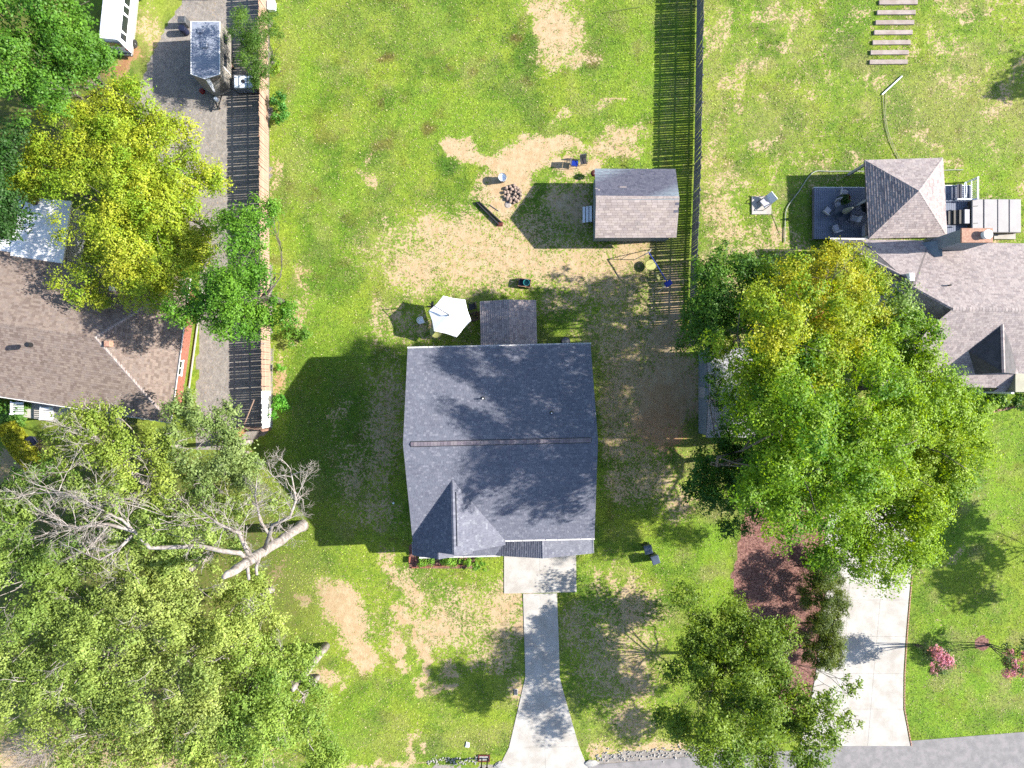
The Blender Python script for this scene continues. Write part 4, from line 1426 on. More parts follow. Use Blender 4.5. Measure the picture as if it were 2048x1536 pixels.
    for y in (yb - .03, ya + .03):
        MB().box(xb - .05, xb + .06, y - .06, y + .06, .0, 1.5).build("newel", "white", rl)
    MB().box(xb - 1.6, xb - .05, yb - .08, yb - .0, 1.2, 1.28).build("side_rail", "white", rl)
    for i in range(6):
        x = xb - 1.5 + i * .25
        MB().box(x, x + .04, yb - .06, yb - .02, .5, 1.2).build("baluster", "white", rl)
    be = thing("garden_bench", "curved white-backed bench on the narrow deck beside the pavilion", "bench", W(1918, 385))
    c0 = W(1910, 385, .5)
    M = Matrix.Translation((c0.x, c0.y, .5))
    seat = MB()
    for i in range(4):
        seat.box(-.1 + i * .11, -.0 + i * .11, -.6, .6, .40, .44, M)
    seat.build("seat", "navy", be)
    bk = MB()
    pts = [M @ Vector((.42 - .08 * (y / .65) ** 2, y, .85)) for y in np.linspace(-.65, .65, 9)]
    bk.tube(pts, .05, 6)
    bk.tube([M @ Vector((.40, y, .62)) for y in np.linspace(-.65, .65, 5)], .03, 6)
    bk.build("backrest", "plastic_white", be)
    for x in (-.05, .35):
        for y in (-.55, .55):
            MB().box(x - .03, x + .03, y - .03, y + .03, 0, .4, M).build("leg", "plastic_white", be)
    # hot tub
    ht = thing("swim_spa", "long hot tub under a pale grey four-panel cover", "hot tub", W(1990, 430))
    zt2 = 1.15
    a, b = W(1944, 398, zt2), W(2043, 465, zt2)
    MB().box(a.x + .06, b.x - .06, b.y + .06, a.y - .06, 0, zt2 - .14).build("shell", "spa_side", ht)
    xs = [a.x, W(1967, 0, zt2).x, W(1995, 0, zt2).x, W(2018, 0, zt2).x, b.x]
    for i in range(4):
        MB().bbox(xs[i] + .012 + (.02 if i in (1, 3) else 0), xs[i + 1] - .012, b.y, a.y, zt2 - .13, zt2 + random.uniform(-.01, .01), .05).build("cover_panel", "spa_cover", ht)
    MB().box(W(1985, 478).x, W(2028, 478).x, W(0, 479).y, W(0, 462).y, -.05, .2).build("base_step", "concrete", ht)
    st = thing("spa_steps", "dark three-tread steps up to the hot tub with black handrails", "steps", W(1915, 434, .5))
    for i in range(4):
        x = W(1896 + i * 11.5, 0, .6 + .17 * i).x
        ya, yb = W(0, 420, .8).y, W(0, 448, .8).y
        MB().bbox(x, x + .42, yb, ya, .5 + .13 * i, .62 + .14 * i, .015).build("tread", "cushion" if i == 3 else "spa_side", st)
    for y in (416, 450):
        p = W(1930, y, 1.2)
        mb = MB()
        mb.tube([(p.x, p.y, .9), (p.x, p.y, 1.55), (p.x + .25, p.y + .02, 1.68), (p.x + .7, p.y + .05, 1.62), (p.x + .85, p.y + .1, 1.5)], .035, 6)
        mb.build("handrail", "black", st)
build_east_house()

# ------------------------------------------------------------------ small outbuilding by the fence
def build_outbuilding():
    x0, x1 = W(1397, 0).x, W(1397, 0).x + 4.2
    y0, y1 = W(0, 866).y, W(0, 703).y
    he, hr = 2.55, 3.5
    ym = (y0 + y1) / 2
    root = thing("outbuilding", "pale-walled outbuilding with light grey shingles half hidden by the big green tree", "shed", (x0 + 2, ym, 0))
    o = .18
    roof(root, [[Vector((x0 - .06, y0 - o, he)), Vector((x1, y0 - o, he)), Vector((x1, ym, hr)), Vector((x0 - .06, ym, hr))],
                [Vector((x0 - .06, ym, hr)), Vector((x1, ym, hr)), Vector((x1, y1 + o, he)), Vector((x0 - .06, y1 + o, he))]], "shingle_light", .19, .3, lift=.03)
    wall_box(root, [(x0, y0), (x1 - .2, y0), (x1 - .2, y1), (x0, y1)], 0, he - .08, "grey_wall")
    MB().add([(x0, y0, he - .1), (x0, y1, he - .1), (x0, ym, hr - .18), (x0 + .1, y0, he - .1), (x0 + .1, y1, he - .1), (x0 + .1, ym, hr - .18)],
             [(0, 2, 1), (3, 4, 5), (0, 1, 4, 3), (1, 2, 5, 4), (2, 0, 3, 5)]).build("gable_wall", "grey_wall", root)
    MB().box(x0 - .03, x0 + .01, ym - .45, ym + .45, .1, 2.1).build("door", "offwhite_wall", root)
build_outbuilding()

# ------------------------------------------------------------------ plants
def leaf_array(cent, size, cols, r, up=.55, asp=.55, nb=None):
    """rhombic folded leaves at the given centres"""
    n = len(cent)
    if nb is None:
        nrm = r.normal(0, 1, (n, 3)) * np.array([1, 1, .6]) + np.array([0, 0, up * 2])
    else:
        nrm = nb * .85 + r.normal(0, .42, (n, 3)) + np.array([0, 0, up])
    nrm /= np.linalg.norm(nrm, axis=1, keepdims=True)
    t = r.normal(0, 1, (n, 3))
    u = np.cross(nrm, t)
    u /= np.linalg.norm(u, axis=1, keepdims=True)
    w = np.cross(nrm, u)
    s = (size * r.uniform(.6, 1.3, n))[:, None]
    v = np.empty((n, 4, 3))
    v[:, 0] = cent - u * s * .5
    v[:, 1] = cent + w * s * .5 * asp + nrm * s * .07
    v[:, 2] = cent + u * s * .5
    v[:, 3] = cent - w * s * .5 * asp + nrm * s * .07
    f = np.arange(4 * n)
    return v.reshape(-1, 3), f, np.repeat(cols, 4, axis=0)

def crown_points(blobs, dens, size, r, clump=.55, per=26, hollow=.35, lobes=.22):
    """crown = branch sprays (domes about a metre across) hung on each limb's ellipsoid, leaves on the domes"""
    cents, tone, nrms = [], [], []
    for (c, rx, rz, d) in blobs:
        area = math.pi * rx * rx
        n_leaf = int(1.35 * area * dens * d / (.5 * size * size * .6))
        sr = min(clump * 1.9, rx * .45)                       # spray radius
        ns = max(6, int(1.75 * (rx / sr) ** 2))
        dirs = r.normal(0, 1, (ns, 3))
        dirs[:, 2] = np.where((dirs[:, 2] < 0) & (r.random(ns) < .6), -dirs[:, 2], dirs[:, 2])
        dirs /= np.linalg.norm(dirs, axis=1, keepdims=True)
        lob = np.zeros(ns)
        for k in range(7):
            q = r.normal(0, 1, 3)
            q /= np.linalg.norm(q)
            lob += np.clip((dirs @ q - .5) / .5, 0, 1) * r.uniform(-1.2, 1.1)
        rad = (hollow + (1 - hollow) * r.random(ns) ** .6) * (1 + lobes * lob)
        cc = np.array(c) + dirs * rad[:, None] * np.array([rx, rx, rz])
        srad = sr * r.uniform(.5, 1.25, ns)
        wgt = srad ** 2
        idx = r.choice(ns, size=max(20, n_leaf), p=wgt / wgt.sum())
        m = len(idx)
        ld = r.normal(0, 1, (m, 3))
        ld[:, 2] = np.where((ld[:, 2] < 0) & (r.random(m) < .75), -ld[:, 2], ld[:, 2])
        ld /= np.linalg.norm(ld, axis=1, keepdims=True)
        # ragged sprays: each is lumpy along its own axes
        ax = r.normal(0, 1, (ns, 3))
        ax /= np.linalg.norm(ax, axis=1, keepdims=True)
        lump = 1 + .45 * np.sin(3.1 * (ld * ax[idx]).sum(1) * 2 + idx)
        rr = srad[idx] * np.clip(r.normal(.84, .17, m), .1, 1.4) * lump
        p = cc[idx] + ld * rr[:, None] * np.array([1, 1, .62])
        cents.append(p)
        tone.append(r.random(ns)[idx])
        nrms.append(ld)
    return np.concatenate(cents), np.concatenate(tone), np.concatenate(nrms)

LEAF_K = 1.45
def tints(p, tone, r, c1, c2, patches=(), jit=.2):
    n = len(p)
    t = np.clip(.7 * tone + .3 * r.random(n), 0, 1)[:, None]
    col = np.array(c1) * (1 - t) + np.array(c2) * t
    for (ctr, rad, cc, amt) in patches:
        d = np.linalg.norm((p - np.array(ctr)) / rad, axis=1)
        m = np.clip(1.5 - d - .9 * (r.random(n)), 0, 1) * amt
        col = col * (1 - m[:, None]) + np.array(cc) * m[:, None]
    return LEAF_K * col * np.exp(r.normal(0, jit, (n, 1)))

def limb(mb, a, b, r0, r1, r, sag=.12, seg=6, n=6):
    d = b - a
    L = d.length
    off = Vector(r.normal(0, 1, 3)) * L * sag * .5
    pts, rad = [], []
    for i in range(seg + 1):
        t = i / seg
        w = math.sin(math.pi * t)
        pts.append(a + d * t + off * w + Vector(r.normal(0, .012 * L, 3)) * (0 if i in (0, seg) else 1))
        rad.append(r0 + (r1 - r0) * t)
    mb.tube(pts, rad, n)
    return pts

def twigs(mb, p, d, L, rad, depth, r, spread=.7, n=4):
    """recursive bare branch"""
    d = d.normalized()
    pts, rr = [p], [rad]
    q = p.copy()
    dd = d.copy()
    seg = 3
    for i in range(seg):
        dd = (dd + Vector(r.normal(0, .18, 3))).normalized()
        q = q + dd * L / seg
        pts.append(q.copy())
        rr.append(rad * (1 - .5 * (i + 1) / seg))
    mb.tube(pts, rr, n if depth > 1 else 3, caps=False)
    if depth <= 0:
        return
    k = int(r.integers(3, 5))
    for j in range(k):
        t = r.uniform(.35, 1.0)
        i = min(int(t * seg), seg - 1)
        s = pts[i].lerp(pts[i + 1], t * seg - i)
        nd = (d + Vector(r.normal(0, spread, 3))).normalized()
        twigs(mb, s, nd, L * r.uniform(.5, .75), max(rad * .5, .008), depth - 1, r, spread, n)

def tree(name, label, cat, blobs, size, c1, c2, seed, dens=2.6, base=None, trunk_r=.3, patches=(), group=None, clump=.55, per=26, bark="bark", limbs=True, lobes=.22, hollow=.35, bare=0, up=.4, asp=.6, jit=.13):
    """blobs: (px, py, height, radius[, vertical radius[, density]])"""
    r = np.random.default_rng(seed)
    B = []
    for b in blobs:
        c = W(b[0], b[1], b[2])
        rz = b[4] if len(b) > 4 else b[3] * .75
        B.append((c, b[3], rz, b[5] if len(b) > 5 else 1.0))
    if base is None:
        wsum = sum(q[1] ** 2 for q in B)
        base = sum((q[0] * q[1] ** 2 for q in B), Vector()) / wsum
    base = Vector((base.x, base.y, 0))
    root = thing(name, label, cat, base, group=group)
    p, tone, nb = crown_points([((q[0].x, q[0].y, q[0].z), q[1], q[2], q[3]) for q in B], dens, size, r, clump, per, hollow, lobes)
    p[:, 2] = np.maximum(p[:, 2], .12)
    pt = [((W(*q[:3]).x, W(*q[:3]).y, W(*q[:3]).z), q[3], q[4], q[5]) for q in patches]
    col = tints(p, tone, r, c1, c2, pt, jit)
    v, f, t = leaf_array(p, size, col, r, up, asp, nb)
    raw_mesh("crown", v, f, 4, "leaf", root, tint=t, off=base)
    if limbs:
        mb = MB()
        zmin = min(q[0].z for q in B)
        fork = Vector((base.x, base.y, max(.8, zmin * .62)))
        limb(mb, base - Vector((0, 0, .15)), fork, trunk_r * 1.15, trunk_r * .85, r, .06, 5, 9)
        mb.build("trunk", bark, root, smooth_=True)
        mb = MB()
        for (c, rx, rz, d) in B:
            rr = trunk_r * min(.42, .16 + .06 * rx)
            pts = limb(mb, fork - Vector((0, 0, .1)), c, rr, rr * .45, r, .22, 6, 6)
            for j in range(5):
                dv = Vector(r.normal(0, 1, 3)).normalized()
                e = c + Vector((dv.x * rx, dv.y * rx, abs(dv.z) * rz)) * .85
                limb(mb, pts[int(r.integers(3, 7))], e, rr * .4, .02, r, .2, 4, 4)
        for j in range(bare):
            q = B[int(r.integers(0, len(B)))]
            dv = Vector((r.normal(), r.normal(), abs(r.normal()))).normalized()
            s = q[0] + Vector((dv.x * q[1], dv.y * q[1], dv.z * q[2])) * .55
            twigs(mb, s, dv, q[1] * .55, .035, 2, r)
        mb.build("limbs", bark, root, smooth_=True)
    return root

G1, G2 = A(132, 182, 44), A(96, 146, 30)
# --- east side
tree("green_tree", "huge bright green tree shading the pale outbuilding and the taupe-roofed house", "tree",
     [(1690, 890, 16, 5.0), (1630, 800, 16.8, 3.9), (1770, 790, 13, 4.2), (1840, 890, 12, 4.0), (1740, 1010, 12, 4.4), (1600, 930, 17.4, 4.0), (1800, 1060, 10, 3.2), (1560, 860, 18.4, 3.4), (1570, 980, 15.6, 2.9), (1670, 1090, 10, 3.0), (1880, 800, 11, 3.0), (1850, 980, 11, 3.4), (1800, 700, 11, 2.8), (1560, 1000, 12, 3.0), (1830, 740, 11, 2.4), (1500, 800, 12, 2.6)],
     .18, A(172, 206, 34), A(78, 140, 26), 21, 2.05, trunk_r=.4, patches=[(1570, 920, 15, 4.5, A(66, 128, 28), .75), (1850, 900, 12, 4.5, A(186, 208, 44), .6), (1780, 1000, 12, 4, A(180, 206, 48), .5)])  # highlights and darks set as leaf tones; patches paint shaded west, brighter east
tree("yellow_tree", "tall tree turning yellow with orange-red tips beside the grey fence", "tree",
     [(1600, 592, 11.5, 3.5), (1680, 575, 10.5, 2.8), (1530, 670, 17.5, 3.1), (1620, 670, 16.5, 3.3), (1680, 660, 14, 2.6), (1695, 520, 9, 1.6), (1550, 600, 12, 2.4, 2, .8), (1735, 575, 10, 1.6), (1640, 535, 9, 1.6), (1500, 700, 16, 2.2), (1600, 725, 15, 2.2), (1650, 610, 14, 2.6)],
     .17, A(208, 208, 44), A(124, 176, 36), 22, 1.9, trunk_r=.34, bark="bark", patches=[(1530, 622, 16, 1.3, A(226, 110, 66), .95), (1640, 628, 15, 1.1, A(230, 130, 50), .85), (1650, 545, 11.5, 3.4, A(232, 210, 48), .6), (1620, 600, 13, 2, A(236, 200, 48), .35)], bare=6)
tree("green_tree", "slimmer dark green tree behind the grey fence end", "tree",
     [(1440, 560, 11, 2.6), (1410, 640, 10, 2.6), (1460, 630, 11, 2.6), (1400, 670, 8, 1.8), (1505, 545, 9, 1.6, 1.4, .7), (1450, 520, 7, 1.3, 1.2, .6)],
     .19, A(112, 158, 48), A(70, 118, 32), 23, 2.1, trunk_r=.22)
tree("green_tree", "low dark green tree over the bare clay beside the outbuilding", "tree",
     [(1450, 930, 8, 2.8), (1410, 950, 7, 1.7), (1510, 980, 7, 2.4), (1440, 885, 7, 1.6), (1480, 1030, 6, 1.5), (1540, 940, 8, 2.4), (1430, 770, 7, 1.0, .8, .6), (1425, 800, 6, .9, .8, .6)],
     .18, A(88, 136, 36), A(60, 104, 26), 24, 2.2, trunk_r=.2)
tree("green_tree", "fine-leaved pale green tree between the yellow tree and the taupe roof", "tree",
     [(1760, 620, 10, 2.2), (1720, 620, 10, 2.0), (1790, 650, 9, 1.8)], .22, A(160, 190, 96), A(110, 150, 60), 25, 2.0, trunk_r=.15)
tree("green_tree", "loose dark green tree with grey limbs over the mulch by the street", "tree",
     [(1440, 1260, 5.8, 2.9), (1510, 1300, 7, 2.8), (1395, 1330, 7, 2.5), (1470, 1420, 10.5, 2.7), (1460, 1360, 7, 2.6), (1560, 1420, 8, 2.8), (1500, 1360, 7, 2.6), (1590, 1480, 7, 2.4), (1410, 1480, 11, 2.8), (1620, 1390, 8, 1.6, 1.2, .6), (1650, 1470, 9, 2.0, 1.5, .5), (1520, 1500, 9, 2.4), (1700, 1370, 8, .8, .6, .5), (1700, 1440, 8, 1.0, .8, .5), (1350, 1440, 8, 1.6), (1390, 1240, 5.5, 1.5, 1.2, .7), (1550, 1270, 6, 1.8), (1380, 1290, 6, 1.8)],
     .19, A(156, 182, 52), A(92, 132, 38), 26, 2.6, trunk_r=.15, lobes=.35, bare=5)
# --- north-west
tree("green_tree", "broad dark green tree crowding the white van", "tree",
     [(50, 60, 13, 4.2), (150, 80, 10, 3.0), (185, 120, 8, 1.9), (25, 165, 12, 3.2), (115, 160, 10, 2.2), (205, 95, 7, 1.1, .8), (100, 20, 12, 3.4)],
     .20, A(128, 178, 56), A(74, 128, 38), 31, 2.0, trunk_r=.4)
tree("green_tree", "dark green tree crown beside the white flat roof", "tree",
     [(-10, 300, 8, 2.2), (-5, 410, 8, 2.4), (-40, 360, 8, 3), (15, 440, 7, 1.6)], .20, A(74, 118, 46), A(54, 94, 34), 32, 2.0, trunk_r=.3)
tree("yellow_tree", "big yellow-green tree spreading over the gravel drive and brick house", "tree",
     [(240, 300, 7.0, 4.28, 1.94), (145, 300, 6.6, 3.57, 1.61), (330, 330, 6.6, 3.79, 1.72), (230, 400, 7.6, 4.78, 2.16), (330, 440, 6.6, 4.23, 1.91), (270, 530, 6.0, 3.74, 1.70), (250, 460, 6.0, 2.64, 1.20), (380, 390, 5.4, 2.62, 1.19), (425, 355, 4.9, 1.40, 0.64), (230, 225, 6.0, 2.43, 1.10), (330, 560, 5.4, 2.62, 1.19), (100, 350, 6.0, 1.99, 1.19, .7), (160, 565, 5.4, 1.74, 1.02), (330, 280, 6.0, 2.43, 1.10), (70, 350, 5.4, 1.74, 1.02), (210, 590, 4.9, 1.40, 0.85), (60, 345, 6, 2.0, 1.1), (25, 362, 5.5, 1.2, .8), (110, 295, 6.5, 2.0, 1.2), (150, 250, 6.5, 1.9, 1.2), (400, 450, 6, 2.3, 1.4), (365, 520, 6, 2.2, 1.3), (300, 240, 6.5, 1.9, 1.2)],
     .17, A(216, 220, 66), A(138, 184, 44), 33, 1.55, trunk_r=.42, patches=[(120, 320, 12, 3, A(228, 208, 80), .6), (230, 540, 10, 3, A(222, 208, 74), .5), (380, 480, 11, 3, A(140, 180, 50), .6)], bare=3)
tree("green_tree", "fresh green tree overhanging the tan fence and the gravel drive", "tree",
     [(505, 470, 9.8, 1.89), (475, 550, 11.2, 2.63), (535, 590, 9.8, 2.08), (510, 650, 8.4, 1.72), (415, 640, 9.8, 2.18), (530, 425, 7.0, 1.25), (450, 610, 10.5, 2.26), (470, 440, 9.1, 1.24), (375, 620, 9.8, 1.42)],
     .17, A(136, 186, 56), A(88, 146, 38), 34, 2.1, trunk_r=.24)
tree("cedar_tree", "feathery cedar leaning over the tan fence by the camper", "tree",
     [(510, 70, 5.5, 1.6), (490, 50, 5, 1.2), (535, 110, 4.5, 1.5), (500, 120, 5, 1.3), (540, 50, 4.5, 1.3), (525, 150, 3, 1.1)],
     .16, A(126, 164, 62), A(88, 130, 46), 35, 3.0, trunk_r=.16, clump=.4, up=.2, asp=.25)
# --- south-west wood
PALE1, PALE2 = A(188, 202, 108), A(140, 164, 78)
tree("pale_tree", "pale grey-green tree in front of the open gate", "tree",
     [(430, 890, 8, 2.6), (370, 850, 8, 2.0), (470, 930, 7, 2.0), (420, 960, 8, 2.2), (380, 820, 7, 1.4), (500, 950, 6, 1.4), (440, 830, 7, 1.2)],
     .2, A(172, 192, 116), A(128, 158, 78), 41, 2.0, trunk_r=.2, bare=4, bark="deadwood")
tree("pale_tree", "thin light green tree with silvery limbs in front of the brick house", "tree",
     [(180, 870, 10, 2.4), (240, 930, 10, 2.2), (130, 900, 9, 1.6), (210, 830, 10, 1.8), (300, 970, 9, 2.2), (250, 1000, 9, 1.8), (330, 900, 8, 1.6)],
     .18, A(190, 206, 92), A(142, 172, 60), 42, 1.5, trunk_r=.22, bare=10, bark="deadwood", lobes=.4)
WOOD = [
    ("tree at the picture's left edge with dense mid green leaves", [(60, 1080, 11, 3.2), (30, 1180, 11, 3.0), (110, 1150, 10, 2.4), (40, 1000, 10, 2.2)], A(158, 182, 84), A(110, 142, 58), 51, 2.0),
    ("light green tree just below the white dead limb", [(300, 1190, 10, 3.2), (230, 1160, 10, 2.2), (370, 1180, 9, 2.6), (310, 1130, 9, 1.8)], PALE1, PALE2, 52, 1.7),
    ("yellowish green tree beside the foot of the dead white trunk", [(470, 1230, 8, 2.8), (420, 1280, 9, 2.6), (520, 1180, 6, 1.8), (540, 1250, 6, 1.8)], A(192, 206, 104), A(146, 172, 74), 53, 1.7),
    ("dense green tree over the corner of the front yard", [(560, 1400, 8, 2.8), (620, 1450, 7, 2.4), (520, 1460, 9, 3.0), (640, 1520, 6, 2.2), (600, 1340, 7, 1.8)], A(172, 198, 88), A(120, 156, 60), 54, 2.1),
    ("airy light green tree above the shaded grey pavement", [(380, 1380, 10, 3.0), (330, 1300, 10, 2.6), (430, 1440, 10, 2.6), (300, 1460, 10, 2.2)], PALE1, PALE2, 55, 1.6),
    ("green tree with bare grey twigs by the lower left corner", [(150, 1300, 11, 3.0), (90, 1360, 11, 2.6), (210, 1360, 10, 2.4), (170, 1420, 10, 1.8)], A(176, 196, 98), A(128, 156, 66), 56, 1.6),
    ("sparse yellow-green tree at the lower left above the dry twigs", [(90, 1470, 10, 1.8, 1.4, .6), (230, 1500, 10, 2.4), (330, 1530, 10, 2.4), (420, 1530, 10, 2.4)], A(188, 202, 98), A(142, 166, 70), 57, 1.5),
    ("small green tree filling the gap behind the dead trunk", [(380, 1050, 8, 2.2), (440, 1030, 7, 2.0), (330, 1060, 8, 1.8), (490, 1010, 6, 1.4), (560, 1010, 5, 1.2, 1, .6)], A(178, 198, 98), A(130, 160, 70), 58, 1.5),
    ("shadowy green tree between the hedge and the dead limbs", [(100, 970, 9, 1.8), (190, 1080, 8, 2.2), (60, 960, 8, 1.6), (200, 1240, 8, 2)], A(120, 156, 58), A(84, 122, 42), 59, 1.6),
    ("pale leafy tree along the top of the long dead limb", [(300, 1020, 9, 2.2), (360, 1000, 8, 1.9), (250, 1090, 10, 1.8), (420, 1110, 8, 1.8), (340, 1110, 9, 2.0), (160, 1010, 9, 1.9), (390, 1070, 14, 1.2, .8, .7), (310, 1060, 14.5, 1.1, .7, .6), (220, 1000, 15, 1.0, .7, .5)], A(176, 196, 100), A(130, 160, 70), 60, 1.6),
    ("broad pale tree in the middle of the lower left wood", [(230, 1290, 10, 2.8), (270, 1400, 10, 2.6), (180, 1220, 10, 2.2), (130, 1230, 10, 2.2), (60, 1270, 11, 2.4)], A(184, 202, 104), A(136, 164, 74), 61, 1.9),
    ("bright leafy tree between the broken stub and the street", [(470, 1380, 8, 2.6), (480, 1320, 8, 2.4), (560, 1320, 7, 2.0), (460, 1500, 9, 2.6), (380, 1480, 10, 2.4)], A(182, 204, 96), A(132, 164, 66), 62, 1.9),
    ("tree at the bottom left edge beyond the dry brush", [(40, 1400, 10, 2.2), (20, 1330, 10, 2.0), (150, 1500, 10, 1.8), (200, 1460, 10, 2.0)], A(174, 192, 96), A(126, 152, 66), 63, 1.6),
]
for lab, bl, c1, c2, sd, dn in WOOD:
    tree("wood_tree", lab, "tree", bl, .18, tuple(1.12 * v for v in c1), tuple(1.12 * v for v in c2), sd, dn, trunk_r=.24, bare=9, bark="deadwood", group="trees of the south-west wood", lobes=.4)

def dead_tree():
    r = np.random.default_rng(77)
    base = W(604, 1051)
    base = Vector((base.x, base.y, 0))
    root = thing("dead_tree", "dead barkless white tree with a broken top and bare twigs", "tree", base)
    top = Vector((base.x - .35, base.y - .2, 15.6))
    mb = MB()
    pts = [base + Vector((0, 0, -.2)), base + Vector((-.02, 0, .6))] + [base.lerp(top, t) + Vector((.12 * math.sin(t * 9), .1 * math.cos(t * 7), 0)) for t in (.15, .3, .45, .6, .75, .9, 1.0)]
    pp, rr_ = [], []
    for i in range(len(pts) - 1):
        for t in (0, .33, .66):
            pp.append(pts[i].lerp(pts[i + 1], t) + Vector(r.normal(0, .035, 3)))
            rr_.append(([.6, .44, .4, .38, .37, .36, .34, .3, .2][i] * (1 - t) + [.6, .44, .4, .38, .37, .36, .34, .3, .2][i + 1] * t) * r.uniform(.9, 1.08))
    pp.append(pts[-1])
    rr_.append(.14)
    mb.tube(pp, rr_, 12)
    mb.build("trunk", "deadwood", root, smooth_=True)
    def at(px, py, h):
        return W(px, py, h)
    def tp(h):
        return base.lerp(top, h / 15.6)
    lm = MB()
    main = [tp(11.4), at(480, 1106, 12.6), at(450, 1103, 13.2), at(400, 1092, 13.3), at(330, 1095, 13.5), at(300, 1096, 13.7), at(268, 1062, 14), at(245, 1040, 14.2), at(190, 1015, 14.6), at(130, 985, 15), at(60, 985, 15.2)]
    lm.tube(main, [.19, .17, .16, .15, .14, .13, .11, .09, .07, .05, .02], 8)
    second = [at(268, 1062, 14), at(215, 1048, 14.2), at(150, 1055, 14.4), at(100, 1045, 14.8)]
    lm.tube(second, [.14, .1, .07, .03], 6)
    third = [at(265, 1070, 13.8), at(235, 1100, 14), at(200, 1120, 14.3), at(165, 1105, 14.6)]
    lm.tube(third, [.12, .09, .06, .03], 6)
    right = [tp(8.6), at(545, 1050, 10.5), at(580, 1035, 11), at(592, 1000, 11.6), at(585, 960, 12), at(580, 935, 12.4)]
    lm.tube(right, [.17, .13, .1, .08, .05, .02], 6)
    r2 = [tp(11.0), at(478, 1065, 12.4), at(440, 1050, 12.8), at(400, 1020, 13)]
    lm.tube(r2, [.22, .16, .1, .04], 6)
    r3 = [tp(6.5), at(520, 1040, 8.4), at(510, 990, 9), at(515, 950, 9.4)]
    lm.tube(r3, [.14, .1, .06, .02], 6)
    stub = [tp(9.2), at(512, 1135, 9.6), at(514, 1150, 9.9)]
    lm.tube(stub, [.14, .12, .1], 6)
    stub = [tp(11.8), at(498, 1160, 12.2)]
    lm.tube(stub, [.15, .1], 6)
    lm.build("limbs", "deadwood", root, smooth_=True)
    tw = MB()
    for path, k, L in ((main[6:], 15, 2.0), (second, 9, 1.8), (third, 9, 1.6), (right[1:], 14, 1.5), (r2, 12, 1.7), (r3, 10, 1.4)):
        for j in range(k):
            i = int(r.integers(0, len(path) - 1))
            s = path[i].lerp(path[i + 1], r.random())
            d0 = (path[i + 1] - path[i]).normalized()
            dv = (d0 * .7 + Vector(r.normal(0, .7, 3))).normalized()
            twigs(tw, s, dv, L * r.uniform(.6, 1.2), .035, 3, r, .6, 4)
    o = tw.build("twigs", "deadwood", root)
    o["kind"] = "stuff"
    # broken trunk nearer the street
    base = W(652, 1292)
    root = thing("tree_stump", "tall grey broken tree stub with a fallen limb by the bare sand", "stump", base)
    top = Vector((base.x - .3, base.y - .15, 8.2))
    MB().tube([base - Vector((0, 0, .2)), base.lerp(top, .3), base.lerp(top, .65) + Vector((.1, .05, 0)), top], [.36, .3, .27, .2], 9).build("trunk", "deadwood", root, smooth_=True)
    MB().tube([top.lerp(base, .12), W(615, 1360, 6.8), W(640, 1385, 6.2)], [.14, .1, .07], 6).build("limb", "deadwood", root)
    # leaning silvery trunk
    root = thing("leaning_trunk", "long leaning silver trunk crossing the pale trees", "tree", W(420, 1000))
    b0 = W(440, 985)
    MB().tube([Vector((b0.x, b0.y, -.1)), W(370, 1030, 5), W(320, 990, 7.4), W(270, 950, 8.8), W(225, 905, 9.8), W(190, 872, 10.4)], [.3, .27, .24, .2, .15, .08], 9).build("trunk", "deadwood", root, smooth_=True)
    tw = MB()
    for j in range(9):
        s = W(*[(270, 950, 8.8), (225, 905, 9.8), (190, 872, 10.4)][j % 3])
        twigs(tw, s, Vector((-.6 + r.normal(0, .5), .5 + r.normal(0, .5), .5)), 1.8, .05, 3, r, .6)
    o = tw.build("twigs", "deadwood", root)
    o["kind"] = "stuff"
    # dry brush heaps at the lower left
    for lab, (px, py, h), n_ in (("bare grey brush at the lower left corner", (100, 1490, 4), 26), ("grey leafless shrub against the brown roof edge", (258, 812, 4.2), 16)):
        p = W(px, py, 0) if n_ > 20 else W(px, py, 0)
        root = thing("bare_shrub", lab, "shrub", p)
        tw = MB()
        for j in range(n_):
            dv = Vector((r.normal(0, .55), r.normal(0, .55), 1))
            s = p + Vector((r.normal(0, .5 if n_ > 20 else .15), r.normal(0, .5 if n_ > 20 else .15), 0))
            twigs(tw, s, dv, 2.0, .045, 3, r, .5)
        o = tw.build("twigs", "deadwood", root)
dead_tree()

